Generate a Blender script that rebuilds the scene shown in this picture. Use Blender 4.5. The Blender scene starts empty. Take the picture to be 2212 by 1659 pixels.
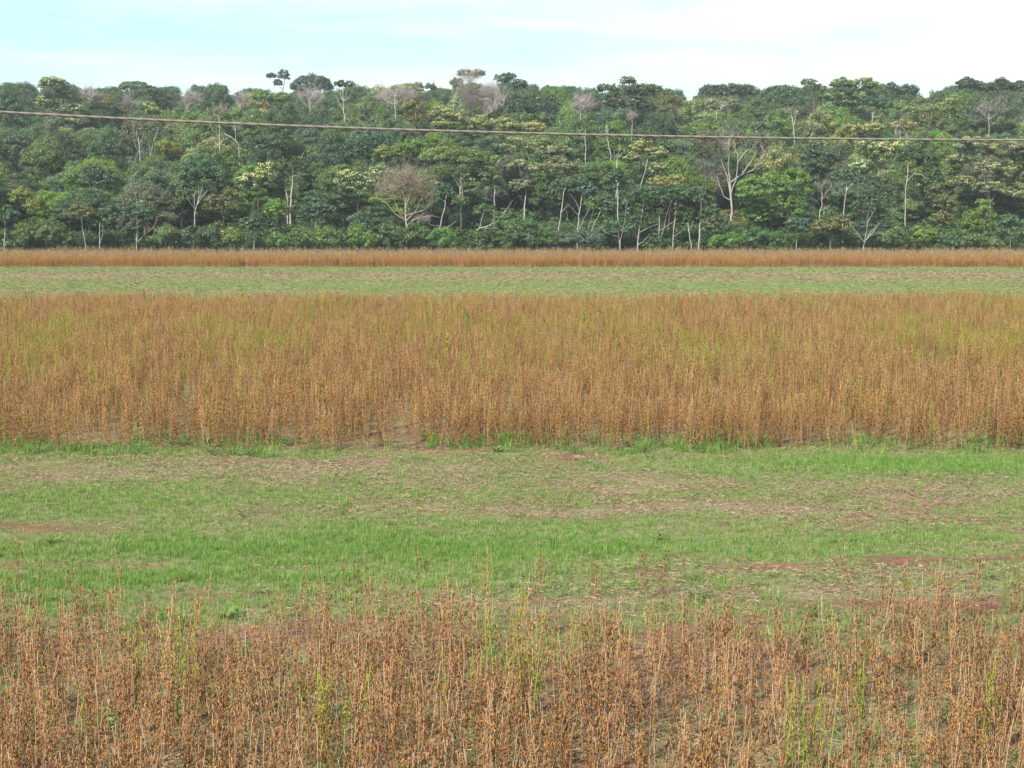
import bpy, math, random
import numpy as np

rad = math.radians
rng = np.random.default_rng(11)
random.seed(11)
scene = bpy.context.scene
COL = scene.collection

# ------------------------------------------------------------------ camera, sky, sun, exposure
F, CX, CY = 3200.0, 1106.0, 829.5          # focal length and centre in units of a 2212 x 1659 picture
PITCH, CAMH = rad(7.03), 4.3
cam_d = bpy.data.cameras.new('camera')
cam = bpy.data.objects.new('camera', cam_d)
COL.objects.link(cam)
cam.location = (0, 0, CAMH)
cam.rotation_euler = (rad(90) - PITCH, 0, 0)
cam_d.sensor_width = 36.0
cam_d.lens = F / 2212.0 * 36.0
cam_d.clip_start = 0.1
cam_d.clip_end = 20000
scene.camera = cam

SUN_DIR = np.array([-0.46, -0.60, 0.80])
SUN_DIR = SUN_DIR / np.linalg.norm(SUN_DIR)
SUN_EL = math.asin(SUN_DIR[2])
SUN_ROT = math.atan2(SUN_DIR[0], SUN_DIR[1])
EXPOSURE = 0.92
SKY_STRENGTH = 0.105
SUN_STRENGTH = 4.3

world = bpy.data.worlds.new('World')
scene.world = world
world.use_nodes = True
wn, wl = world.node_tree.nodes, world.node_tree.links
wn.clear()
w_out = wn.new('ShaderNodeOutputWorld')
sky = wn.new('ShaderNodeTexSky')
sky.sky_type = 'NISHITA'
sky.sun_disc = False
sky.sun_elevation = SUN_EL
sky.sun_rotation = SUN_ROT % (2 * math.pi)
sky.air_density = 1.0
sky.dust_density = 0.5
sky.ozone_density = 1.0
bg_sky = wn.new('ShaderNodeBackground')
bg_sky.inputs['Strength'].default_value = SKY_STRENGTH
tint = wn.new('ShaderNodeMix'); tint.data_type = 'RGBA'; tint.blend_type = 'MULTIPLY'
tint.inputs[0].default_value = 1.0
tint.inputs[7].default_value = (0.82, 1.0, 1.05, 1)      # the clear, slightly cyan air of the photograph
wl.new(sky.outputs[0], tint.inputs[6])
wl.new(tint.outputs[2], bg_sky.inputs['Color'])
bg_cl = wn.new('ShaderNodeBackground')
bg_cl.inputs['Color'].default_value = (0.97, 1.0, 1.0, 1)
bg_cl.inputs['Strength'].default_value = 0.575
tc = wn.new('ShaderNodeTexCoord')
mp = wn.new('ShaderNodeMapping')
mp.inputs['Scale'].default_value = (2.2, 2.2, 17.0)
mp.inputs['Rotation'].default_value = (rad(0), rad(3), rad(20))
nz = wn.new('ShaderNodeTexNoise')
nz.inputs['Scale'].default_value = 2.0
nz.inputs['Detail'].default_value = 9.0
nz.inputs['Roughness'].default_value = 0.55
nz.inputs['Distortion'].default_value = 0.3
sep = wn.new('ShaderNodeSeparateXYZ')
md = wn.new('ShaderNodeMath'); md.operation = 'MULTIPLY_ADD'
md.inputs[1].default_value = 0.22
ramp = wn.new('ShaderNodeValToRGB')
ramp.color_ramp.elements[0].position = 0.38
ramp.color_ramp.elements[1].position = 0.66
mixw = wn.new('ShaderNodeMixShader')
wl.new(tc.outputs['Generated'], mp.inputs['Vector'])
wl.new(mp.outputs[0], nz.inputs['Vector'])
wl.new(tc.outputs['Generated'], sep.inputs[0])
wl.new(sep.outputs['X'], md.inputs[0])
wl.new(nz.outputs['Fac'], md.inputs[2])
wl.new(md.outputs[0], ramp.inputs[0])
wl.new(ramp.outputs['Color'], mixw.inputs[0])
wl.new(bg_sky.outputs[0], mixw.inputs[1])
wl.new(bg_cl.outputs[0], mixw.inputs[2])
wl.new(mixw.outputs[0], w_out.inputs['Surface'])

sun_d = bpy.data.lights.new('sun', 'SUN')
sun_d.energy = SUN_STRENGTH
sun_d.angle = rad(0.53)
sun_d.color = (1.0, 0.94, 0.84)
sun = bpy.data.objects.new('sun', sun_d)
COL.objects.link(sun)
sun.rotation_euler = (math.acos(SUN_DIR[2]), 0, math.atan2(SUN_DIR[0], -SUN_DIR[1]))
sun.location = (-30, -40, 60)

vs = scene.view_settings
vs.view_transform = 'Standard'
vs.look = 'None'
vs.exposure = EXPOSURE
vs.gamma = 1.0
vs.use_curve_mapping = False
scene.cycles.max_bounces = 6
scene.cycles.diffuse_bounces = 3
scene.cycles.transmission_bounces = 4
scene.cycles.volume_bounces = 0

# ------------------------------------------------------------------ projection helpers (layout only)
SP, CP = math.sin(PITCH), math.cos(PITCH)

def at(px, py, D):
    u, v = (px - CX) / F, (CY - py) / F
    s = D / (CP + v * SP)
    return np.array([u * s, D, CAMH + (-SP + v * CP) * s])

def ground_dist(py):
    v = (CY - py) / F
    return CAMH / (SP - v * CP) * (CP + v * SP)

def project(x, y, z):
    z = z - CAMH
    dep = y * CP - z * SP
    up = y * SP + z * CP
    return CX + F * x / dep, CY - F * up / dep

# ------------------------------------------------------------------ noise
class Noise:
    def __init__(self, seed):
        self.t = np.random.default_rng(seed).random((256, 256))
    def one(self, x, y):
        xi, yi = np.floor(x).astype(int), np.floor(y).astype(int)
        fx, fy = x - xi, y - yi
        fx, fy = fx * fx * (3 - 2 * fx), fy * fy * (3 - 2 * fy)
        a, b = self.t[xi % 256, yi % 256], self.t[(xi + 1) % 256, yi % 256]
        c, d = self.t[xi % 256, (yi + 1) % 256], self.t[(xi + 1) % 256, (yi + 1) % 256]
        return (a * (1 - fx) + b * fx) * (1 - fy) + (c * (1 - fx) + d * fx) * fy
    def __call__(self, x, y, octs=3):
        s, a, t = 0, 1.0, 0
        for k in range(octs):
            s = s + a * self.one(x * 2 ** k + 17.3 * k, y * 2 ** k + 5.1 * k)
            t += a
            a *= 0.55
        return s / t
NZ1, NZ2, NZ3 = Noise(1), Noise(2), Noise(3)

def terrain(x, y):
    x, y = np.asarray(x, float), np.asarray(y, float)
    t = np.clip(y - 117, 0, 215)
    h = 0.086 * t * t / (t + 12) * 1.08
    h = h + np.clip((y - 118) / 40, 0, 1) * (NZ3(x / 60 + 9, y / 60 + 3, 2) - 0.5) * 2.5
    return h

# ------------------------------------------------------------------ mesh helpers
class MB:
    """collects vertices and faces, builds one mesh"""
    def __init__(self):
        self.v, self.q, self.t, self.n = [], [], [], 0
        self.qm, self.tm, self.qv, self.tv = [], [], [], []
    def add(self, V, quads=None, tris=None, mat=0, var=None):
        V = np.asarray(V, float).reshape(-1, 3)
        if quads is not None and len(quads):
            q = np.asarray(quads, int).reshape(-1, 4)
            self.q.append(q + self.n); self.qm.append(np.full(len(q), mat))
            self.qv.append(np.full(len(q), 0.5) if var is None else np.broadcast_to(var, (len(q),)))
        if tris is not None and len(tris):
            q = np.asarray(tris, int).reshape(-1, 3)
            self.t.append(q + self.n); self.tm.append(np.full(len(q), mat))
            self.tv.append(np.full(len(q), 0.5) if var is None else np.broadcast_to(var, (len(q),)))
        self.v.append(V); self.n += len(V)
    def tube(self, pts, radii, n=6, mat=0, cap=True):
        P = np.asarray(pts, float); k = len(P)
        R = np.asarray(radii, float) if np.ndim(radii) else np.full(k, float(radii))
        T = np.gradient(P, axis=0)
        T /= np.linalg.norm(T, axis=1)[:, None] + 1e-9
        ref = np.array([0.0, 1.0, 0.13]) if abs(T[0][1]) < 0.9 else np.array([1.0, 0, 0.1])
        A = np.cross(T, ref); A /= np.linalg.norm(A, axis=1)[:, None] + 1e-9
        B = np.cross(T, A)
        a = np.arange(n) / n * 2 * math.pi
        V = P[:, None, :] + R[:, None, None] * (A[:, None, :] * np.cos(a)[None, :, None] + B[:, None, :] * np.sin(a)[None, :, None])
        i = np.arange(k - 1)[:, None] * n; j = np.arange(n)[None, :]; j2 = (j + 1) % n
        Q = np.stack([i + j, i + j2, i + n + j2, i + n + j], -1).reshape(-1, 4)
        tr = None
        V = V.reshape(-1, 3)
        if cap:
            V = np.vstack([V, P[-1] + T[-1] * R[-1] * 0.6])
            b = (k - 1) * n
            tr = [[b + x, b + (x + 1) % n, k * n] for x in range(n)]
        self.add(V, Q, tr, mat)
    def build(self, name, mats, parent=None, link=True):
        me = self.mesh(name, mats)
        return put(name, me, parent, link)
    def mesh(self, name, mats):
        me = bpy.data.meshes.new(name)
        V = np.vstack(self.v) if self.v else np.zeros((0, 3))
        Q = np.vstack(self.q) if self.q else np.zeros((0, 4), int)
        T = np.vstack(self.t) if self.t else np.zeros((0, 3), int)
        me.vertices.add(len(V)); me.vertices.foreach_set('co', V.ravel())
        loops = np.concatenate([Q.ravel(), T.ravel()]).astype(np.int32)
        me.loops.add(len(loops)); me.loops.foreach_set('vertex_index', loops)
        npoly = len(Q) + len(T)
        me.polygons.add(npoly)
        st = np.concatenate([np.arange(len(Q)) * 4, len(Q) * 4 + np.arange(len(T)) * 3]).astype(np.int32)
        me.polygons.foreach_set('loop_start', st)
        mi = np.concatenate(self.qm + self.tm).astype(np.int32) if npoly else np.zeros(0, np.int32)
        me.polygons.foreach_set('material_index', mi)
        for m in (mats if isinstance(mats, (list, tuple)) else [mats]):
            me.materials.append(m)
        me.update(calc_edges=True)
        at_ = me.attributes.new('var', 'FLOAT', 'FACE')
        if npoly:
            at_.data.foreach_set('value', np.concatenate(self.qv + self.tv).astype(np.float32))
        return me

def put(name, me, parent=None, link=True):
    o = bpy.data.objects.new(name, me)
    if link:
        COL.objects.link(o)
    if parent is not None:
        o.parent = parent
    return o

def tag(o, label=None, cat=None, group=None, kind=None):
    if label: o['label'] = label
    if cat: o['category'] = cat
    if group: o['group'] = group
    if kind: o['kind'] = kind
    return o

def empty(name, loc):
    o = bpy.data.objects.new(name, None)
    o.empty_display_size = 0.3
    COL.objects.link(o)
    o.location = loc
    return o

# ------------------------------------------------------------------ materials
def new_mat(name):
    m = bpy.data.materials.new(name)
    m.use_nodes = True
    n = m.node_tree.nodes; n.clear()
    return m, n, m.node_tree.links

def mix_rgb(n, l, fac, a, b, mode='MIX'):
    x = n.new('ShaderNodeMix'); x.data_type = 'RGBA'; x.blend_type = mode
    for sock, val in ((0, fac), (6, a), (7, b)):
        if hasattr(val, 'is_output'):
            l.new(val, x.inputs[sock])
        elif isinstance(val, (int, float)):
            x.inputs[sock].default_value = val
        else:
            x.inputs[sock].default_value = (*val[:3], 1)
    return x.outputs[2]

def ramp_node(n, l, fac, stops):
    r = n.new('ShaderNodeValToRGB')
    el = r.color_ramp.elements
    while len(el) < len(stops):
        el.new(0.5)
    for e, (p, c) in zip(el, stops):
        e.position = p
        e.color = (*c[:3], 1) if np.ndim(c) else (c, c, c, 1)
    l.new(fac, r.inputs[0])
    return r.outputs[0]

def noise_node(n, l, scale, detail=3, vec=None, rough=0.55):
    x = n.new('ShaderNodeTexNoise')
    x.inputs['Scale'].default_value = scale
    x.inputs['Detail'].default_value = detail
    x.inputs['Roughness'].default_value = rough
    if vec is not None:
        l.new(vec, x.inputs['Vector'])
    return x.outputs['Fac']

def foliage_mat(name, base=None, trans=0.25, gloss=0.03, spread=0.45):
    """leaf: colour from the object's own colour (base None), varied leaf by leaf"""
    m, n, l = new_mat(name)
    at_ = n.new('ShaderNodeAttribute'); at_.attribute_name = 'var'
    geo = n.new('ShaderNodeNewGeometry')
    if base is None:
        oi = n.new('ShaderNodeObjectInfo'); c0 = oi.outputs['Color']
    else:
        rgb = n.new('ShaderNodeRGB'); rgb.outputs[0].default_value = (*base, 1); c0 = rgb.outputs[0]
    k = ramp_node(n, l, at_.outputs['Fac'], [(0, 1 - spread), (0.5, 1.0), (1, 1 + spread * 1.3)])
    c = mix_rgb(n, l, 1.0, c0, k, 'MULTIPLY')
    f = noise_node(n, l, 0.45, 3, geo.outputs['Position'])
    hue = ramp_node(n, l, f, [(0.3, (0.85, 0.95, 1.10)), (0.7, (1.25, 1.08, 0.75))])
    c = mix_rgb(n, l, 1.0, c, hue, 'MULTIPLY')
    d = n.new('ShaderNodeBsdfDiffuse'); l.new(c, d.inputs['Color'])
    t = n.new('ShaderNodeBsdfTranslucent')
    ct = mix_rgb(n, l, 1.0, c, (1.25, 1.2, 0.5), 'MULTIPLY')
    l.new(ct, t.inputs['Color'])
    mx = n.new('ShaderNodeMixShader'); mx.inputs[0].default_value = trans
    l.new(d.outputs[0], mx.inputs[1]); l.new(t.outputs[0], mx.inputs[2])
    g = n.new('ShaderNodeBsdfGlossy'); g.inputs['Roughness'].default_value = 0.45
    mx2 = n.new('ShaderNodeMixShader'); mx2.inputs[0].default_value = gloss
    l.new(mx.outputs[0], mx2.inputs[1]); l.new(g.outputs[0], mx2.inputs[2])
    o = n.new('ShaderNodeOutputMaterial'); l.new(mx2.outputs[0], o.inputs['Surface'])
    return m

def bark_mat(name, a, b, scale=3.0):
    m, n, l = new_mat(name)
    tcn = n.new('ShaderNodeNewGeometry')
    f = noise_node(n, l, scale, 5, tcn.outputs['Position'], 0.7)
    c = ramp_node(n, l, f, [(0.35, b), (0.6, a)])
    p = n.new('ShaderNodeBsdfPrincipled'); p.inputs['Roughness'].default_value = 0.9
    l.new(c, p.inputs['Base Color'])
    bp = n.new('ShaderNodeBump'); bp.inputs['Strength'].default_value = 0.4; bp.inputs['Distance'].default_value = 0.03
    l.new(f, bp.inputs['Height']); l.new(bp.outputs[0], p.inputs['Normal'])
    o = n.new('ShaderNodeOutputMaterial'); l.new(p.outputs[0], o.inputs['Surface'])
    return m

def plant_mat(name, lo, hi, trans=0.2, scale=9.0):
    """small plant parts scattered in a field: colour differs plant by plant and piece by piece"""
    m, n, l = new_mat(name)
    oi = n.new('ShaderNodeObjectInfo')
    at_ = n.new('ShaderNodeAttribute'); at_.attribute_name = 'var'
    ad = n.new('ShaderNodeMath'); ad.operation = 'ADD'
    l.new(oi.outputs['Random'], ad.inputs[0]); l.new(at_.outputs['Fac'], ad.inputs[1])
    hf = n.new('ShaderNodeMath'); hf.operation = 'MULTIPLY'; hf.inputs[1].default_value = 0.5
    l.new(ad.outputs[0], hf.inputs[0])
    mid = tuple((x + y) / 2 for x, y in zip(lo, hi))
    c = ramp_node(n, l, hf.outputs[0], [(0.15, lo), (0.5, mid), (0.85, hi)])
    d = n.new('ShaderNodeBsdfDiffuse'); l.new(c, d.inputs['Color'])
    t = n.new('ShaderNodeBsdfTranslucent'); l.new(c, t.inputs['Color'])
    mx = n.new('ShaderNodeMixShader'); mx.inputs[0].default_value = trans
    l.new(d.outputs[0], mx.inputs[1]); l.new(t.outputs[0], mx.inputs[2])
    o = n.new('ShaderNodeOutputMaterial'); l.new(mx.outputs[0], o.inputs['Surface'])
    return m

M_LEAF = foliage_mat('leaf')
M_PALE = foliage_mat('pale_shoots', (0.36, 0.395, 0.185), 0.3, 0.02, 0.3)
M_BLOS = foliage_mat('cream_blossom', (0.62, 0.61, 0.38), 0.25, 0.02, 0.25)
M_UNDER = foliage_mat('undergrowth_leaf', (0.066, 0.120, 0.044), 0.25, 0.02, 0.6)
M_WHITE = bark_mat('white_bark', (0.46, 0.42, 0.37), (0.24, 0.21, 0.18), 2.5)
M_GREY = bark_mat('grey_bark', (0.42, 0.36, 0.32), (0.25, 0.21, 0.185), 2.5)
M_BROWN = bark_mat('brown_bark', (0.16, 0.11, 0.085), (0.08, 0.055, 0.045), 2.5)
M_TWIG = bark_mat('twig_bark', (0.36, 0.31, 0.28), (0.24, 0.205, 0.185), 0.7)
M_TWIGB = bark_mat('rusty_twig_bark', (0.29, 0.23, 0.17), (0.20, 0.155, 0.115), 0.7)
BARK = dict(white=M_WHITE, grey=M_GREY, brown=M_BROWN)
M_STEM = plant_mat('dry_stem', (0.22, 0.13, 0.075), (0.58, 0.44, 0.30), 0.0)
M_POD = plant_mat('dry_pod', (0.14, 0.064, 0.024), (0.52, 0.255, 0.086), 0.15)
M_BSTEM = plant_mat('brown_dry_stem', (0.17, 0.105, 0.048), (0.47, 0.345, 0.19), 0.0)
M_FSTEM = plant_mat('grey_dry_stem', (0.15, 0.105, 0.075), (0.30, 0.23, 0.165), 0.0)
M_FPOD = plant_mat('ochre_pod', (0.33, 0.150, 0.034), (0.74, 0.375, 0.085), 0.2)
M_YPOD = plant_mat('yellow_pod', (0.36, 0.28, 0.05), (0.62, 0.50, 0.09), 0.25)
M_GSTEM = plant_mat('green_stem', (0.16, 0.20, 0.035), (0.33, 0.36, 0.08), 0.1)
M_GPOD = plant_mat('yellow_green_pod', (0.24, 0.26, 0.035), (0.50, 0.44, 0.07), 0.25)
M_GRASS = plant_mat('grass_blade', (0.12, 0.205, 0.045), (0.32, 0.43, 0.125), 0.3)
M_DEAD = plant_mat('dead_grass', (0.20, 0.15, 0.08), (0.46, 0.37, 0.23), 0.15)
M_LUSH = plant_mat('lush_grass_blade', (0.115, 0.225, 0.045), (0.29, 0.43, 0.115), 0.3)
M_WEED = plant_mat('weed_leaf', (0.075, 0.15, 0.045), (0.18, 0.29, 0.09), 0.3)
M_STRAW = plant_mat('dead_straw', (0.14, 0.095, 0.06), (0.40, 0.30, 0.20), 0.1)

def ground_mat():
    m, n, l = new_mat('soil')
    geo = n.new('ShaderNodeNewGeometry')
    pos = geo.outputs['Position']
    f1 = noise_node(n, l, 1.3, 6, pos, 0.65)
    f2 = noise_node(n, l, 14.0, 5, pos, 0.7)
    f3 = noise_node(n, l, 5.0, 6, pos, 0.7)
    soil = ramp_node(n, l, f1, [(0.30, (0.105, 0.060, 0.039)), (0.55, (0.195, 0.107, 0.066)), (0.75, (0.29, 0.160, 0.100))])
    grain = ramp_node(n, l, f2, [(0.25, 0.40), (0.7, 1.3)])
    soil = mix_rgb(n, l, 1.0, soil, grain, 'MULTIPLY')
    a_s = n.new('ShaderNodeAttribute'); a_s.attribute_name = 'straw'
    a_g = n.new('ShaderNodeAttribute'); a_g.attribute_name = 'green'
    a_f = n.new('ShaderNodeAttribute'); a_f.attribute_name = 'forest'
    straw = ramp_node(n, l, f2, [(0.3, (0.13, 0.105, 0.056)), (0.7, (0.27, 0.225, 0.135))])
    def gate(attr, noise, w):
        s = n.new('ShaderNodeMath'); s.operation = 'MULTIPLY_ADD'
        l.new(noise, s.inputs[0]); s.inputs[1].default_value = w
        l.new(attr.outputs['Fac'], s.inputs[2])
        return ramp_node(n, l, s.outputs[0], [(0.5 + w * 0.5 - 0.28, 0.0), (0.5 + w * 0.5 + 0.28, 1.0)])
    c = mix_rgb(n, l, gate(a_s, f3, 0.9), soil, straw)
    green = ramp_node(n, l, f2, [(0.3, (0.095, 0.115, 0.045)), (0.7, (0.20, 0.225, 0.095))])
    c = mix_rgb(n, l, gate(a_g, f3, 0.7), c, green)
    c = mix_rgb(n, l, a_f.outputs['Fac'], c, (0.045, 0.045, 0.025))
    p = n.new('ShaderNodeBsdfPrincipled'); p.inputs['Roughness'].default_value = 1.0
    p.inputs['Specular IOR Level'].default_value = 0.1
    l.new(c, p.inputs['Base Color'])
    bp = n.new('ShaderNodeBump'); bp.inputs['Strength'].default_value = 0.7; bp.inputs['Distance'].default_value = 0.05
    l.new(f2, bp.inputs['Height']); l.new(bp.outputs[0], p.inputs['Normal'])
    o = n.new('ShaderNodeOutputMaterial'); l.new(p.outputs[0], o.inputs['Surface'])
    return m
M_GROUND = ground_mat()

# ------------------------------------------------------------------ ground cover zones
D_FRONT_END, D_MID0, D_MID1, D_FAR0, D_FAR1 = 14.6, 25.3, 58.8, 97.5, 111.5

def mid_edge(x):                            # near edge of the second crop strip
    return D_MID0 + (NZ1(x * 0.55 + 3, x * 0 + 7.7, 3) - 0.5) * 0.7

def mid_back(x):
    return D_MID1 + (NZ1(x * 0.4 + 30, x * 0 + 2.7, 3) - 0.5) * 2.0

G_GREEN = [(350, 1195, 620, 26, .50), (900, 1172, 520, 32, .45), (300, 1258, 480, 24, .45), (1300, 1190, 420, 26, .30),
           (220, 1085, 320, 26, .30), (1900, 1008, 420, 24, .55), (1100, 1132, 420, 18, .15), (1850, 1165, 320, 20, .25),
           (700, 1240, 400, 30, .35), (350, 1310, 420, 26, .35), (1350, 1260, 300, 18, .15)]
G_STRAW = [(600, 1008, 650, 22, .60), (250, 1040, 350, 18, .35), (1250, 1045, 520, 22, .50), (2050, 1062, 280, 22, .90),
           (1250, 1100, 480, 16, .70), (1700, 1112, 320, 14, .6), (1900, 1135, 260, 12, .3), (1750, 1240, 520, 26, .40),
           (1500, 1290, 450, 26, .5), (900, 1315, 320, 20, .35), (2000, 1290, 320, 40, .35), (1000, 1400, 1400, 60, .3)]
G_BARE = [(130, 1142, 200, 8, .9), (380, 1160, 220, 5, .6), (150, 1223, 260, 9, 1.0), (2000, 1208, 270, 7, 1.0),
          (2050, 1310, 280, 10, .9), (545, 1112, 50, 6, .7), (1650, 1226, 170, 7, .6), (1400, 1240, 180, 6, .4),
          (1000, 1390, 1400, 40, .35), (1300, 1105, 260, 5, .35)]

def gsum(items, px, py):
    s = 0
    for cx, cy, sx, sy, a in items:
        s = s + a * np.exp(-((px - cx) / sx) ** 2 - ((py - cy) / sy) ** 2)
    return s

def cover(x, y):
    """green and straw cover (0..1) of the ground at a place"""
    x, y = np.asarray(x, float), np.asarray(y, float)
    px, py = project(x, np.maximum(y, 6), 0 * x)
    n = 0.55 * (NZ2(x * 0.9 + 40, y * 1.6 + 11, 4) - 0.5) + 0.55 * (NZ3(x * 1.3 + 7, y * 5.0 + 1, 3) - 0.5)
    n2 = 0.6 * (NZ1(x * 0.5 + 80, y * 1.3 + 31, 4) - 0.5) + 0.5 * (NZ2(x * 1.1 + 3, y * 4.2 + 19, 3) - 0.5)
    g = 0.54 + 0.8 * gsum(G_GREEN, px, py) - 0.30 * gsum(G_BARE, px, py) - 0.34 * gsum(G_STRAW, px, py) + n * 1.2
    s = 0.15 + 0.80 * gsum(G_STRAW, px, py) - 0.7 * gsum(G_BARE, px, py) - 0.2 * gsum(G_GREEN, px, py) + n2 * 0.8
    # under the crops
    incrop = (y > mid_edge(x) + 0.3) & (y < mid_back(x)) | (y > D_FAR0) | (y < 13.8)
    g = np.where(incrop, 0.36 + n * 0.9, g)
    s = np.where(incrop, 0.32 + n2 * 0.8, s)
    # far mown strip
    far = (y > mid_back(x)) & (y < D_FAR0)
    xs, ys = x / 34.0, y + x * 0.015
    band = lambda c, w: np.exp(-((ys - c) / w) ** 2)
    nf = NZ2(x * 0.035 + 4, y * 0.22 + 1, 4) - 0.5
    gf = 0.66 + 0.22 * band(76, 4.5) + 0.2 * band(95, 3) - 0.60 * band(85.5, 3.6) - 0.2 * band(70, 1.5) + nf * 0.5
    sf = 0.40 + 0.8 * band(85.5, 3.8) + 0.25 * band(70, 1.5) - nf * 0.4
    g = np.where(far, gf, g); s = np.where(far, sf, s)
    return np.clip(g, 0, 1), np.clip(s, 0, 1)

def relief(x, y):
    k = np.clip((40 - y) / 10, 0, 1) * np.clip((y + 4) / 4, 0, 1)
    return ((NZ1(x * 1.1, y * 1.7, 4) - 0.5) * 0.10 + (NZ3(x * 0.25, y * 0.5, 2) - 0.5) * 0.12) * k

def gz(x, y):
    return relief(np.asarray(x, float), np.asarray(y, float)) + terrain(x, y)

def build_ground():
    a = np.arange(-14, 14.01, 0.2)
    b = np.arange(15.2, 62, 1.3)
    c = np.array([66, 74, 86, 104, 130, 170, 230, 320, 450, 650, 950.])
    xs = np.concatenate([-c[::-1], -b[::-1], a, b, c])
    ys = np.concatenate([[-300, -120, -50, -20, -8, -2, 2, 5], np.arange(7, 30, 0.15),
                         np.arange(30, 118, 0.9), np.arange(118, 340, 4.0), [350, 370, 410, 480, 600, 800, 940]])
    X, Y = np.meshgrid(xs, ys)
    Z = gz(X, Y)
    nx, ny = len(xs), len(ys)
    i = np.arange(ny - 1)[:, None] * nx; j = np.arange(nx - 1)[None, :]
    Q = np.stack([i + j, i + j + 1, i + nx + j + 1, i + nx + j], -1).reshape(-1, 4)
    mb = MB(); mb.add(np.stack([X, Y, Z], -1).reshape(-1, 3), Q)
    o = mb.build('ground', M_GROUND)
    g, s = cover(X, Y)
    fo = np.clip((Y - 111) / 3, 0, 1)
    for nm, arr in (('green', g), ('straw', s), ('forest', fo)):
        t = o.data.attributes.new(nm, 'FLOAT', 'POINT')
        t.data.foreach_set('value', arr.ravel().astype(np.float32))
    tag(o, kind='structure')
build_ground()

# ------------------------------------------------------------------ scatter (for what nobody could count)
def scatter(name, pts, rot, scl, idx, protos, label):
    """one stuff object: a point set with geometry-node copies of the little plants in protos"""
    coll = bpy.data.collections.new(name + '_kinds')
    for k, p in enumerate(protos):
        p.name = '%s_kind_%02d' % (name, k)
        coll.objects.link(p)
    me = bpy.data.meshes.new(name)
    n = len(pts)
    me.vertices.add(n); me.vertices.foreach_set('co', np.asarray(pts, np.float32).ravel())
    for nm, ty, arr, key in (('rot', 'FLOAT_VECTOR', rot, 'vector'), ('scl', 'FLOAT_VECTOR', scl, 'vector'), ('idx', 'INT', idx, 'value')):
        t = me.attributes.new(nm, ty, 'POINT')
        t.data.foreach_set(key, np.asarray(arr, np.int32 if ty == 'INT' else np.float32).ravel())
    o = put(name, me)
    ng = bpy.data.node_groups.new(name, 'GeometryNodeTree')
    ng.interface.new_socket('Geometry', in_out='INPUT', socket_type='NodeSocketGeometry')
    ng.interface.new_socket('Geometry', in_out='OUTPUT', socket_type='NodeSocketGeometry')
    N, L = ng.nodes, ng.links
    gi, go = N.new('NodeGroupInput'), N.new('NodeGroupOutput')
    ci = N.new('GeometryNodeCollectionInfo')
    ci.inputs['Collection'].default_value = coll
    ci.inputs['Separate Children'].default_value = True
    ci.inputs['Reset Children'].default_value = True
    io = N.new('GeometryNodeInstanceOnPoints')
    io.inputs['Pick Instance'].default_value = True
    L.new(gi.outputs[0], io.inputs['Points'])
    L.new(ci.outputs[0], io.inputs['Instance'])
    for nm, ty, sock in (('rot', 'FLOAT_VECTOR', 'Rotation'), ('scl', 'FLOAT_VECTOR', 'Scale'), ('idx', 'INT', 'Instance Index')):
        a = N.new('GeometryNodeInputNamedAttribute'); a.data_type = ty
        a.inputs['Name'].default_value = nm
        L.new(a.outputs[0], io.inputs[sock])
    L.new(io.outputs[0], go.inputs[0])
    md_ = o.modifiers.new('scatter', 'NODES'); md_.node_group = ng
    tag(o, label, kind='stuff')
    return o

def rand_field(y0, y1, dens, margin=4.0):
    """points spread evenly over the part of the fields that the picture can see, with some margin"""
    out = []
    step = (y1 - y0) / max(1, int((y1 - y0) / 1.5))
    y = y0
    while y < y1 - 1e-6:
        hw = 0.352 * (y + step) + margin
        n = rng.poisson(dens * step * 2 * hw)
        out.append(np.stack([rng.uniform(-hw, hw, n), rng.uniform(y, y + step, n)], -1))
        y += step
    return np.vstack(out)

# ------------------------------------------------------------------ soybean plants
def pod_mesh(mb, p, d, L, w, mat, low=False):
    d = d / (np.linalg.norm(d) + 1e-9)
    a = np.cross(d, rng.normal(size=3)); a /= np.linalg.norm(a) + 1e-9
    b = np.cross(d, a)
    bend = a * L * 0.12
    ang = np.array([0, 2.1, 4.2])
    ring = lambda t, r: p + d * L * t + bend * math.sin(math.pi * t) + r * (np.cos(ang)[:, None] * a + np.sin(ang)[:, None] * b * 0.7)
    v = rng.random()
    if low:
        V = np.vstack([p, ring(0.5, w), p + d * L])
        T = [[0, 2, 1], [0, 3, 2], [0, 1, 3], [4, 1, 2], [4, 2, 3], [4, 3, 1]]
        mb.add(V, None, T, mat, v)
    else:
        V = np.vstack([p, ring(0.3, w), ring(0.72, w * 0.95), p + d * L])
        T = [[0, 2, 1], [0, 3, 2], [0, 1, 3], [7, 4, 5], [7, 5, 6], [7, 6, 4]]
        Q = [[1, 2, 5, 4], [2, 3, 6, 5], [3, 1, 4, 6]]
        mb.add(V, Q, T, mat, v)

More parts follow.
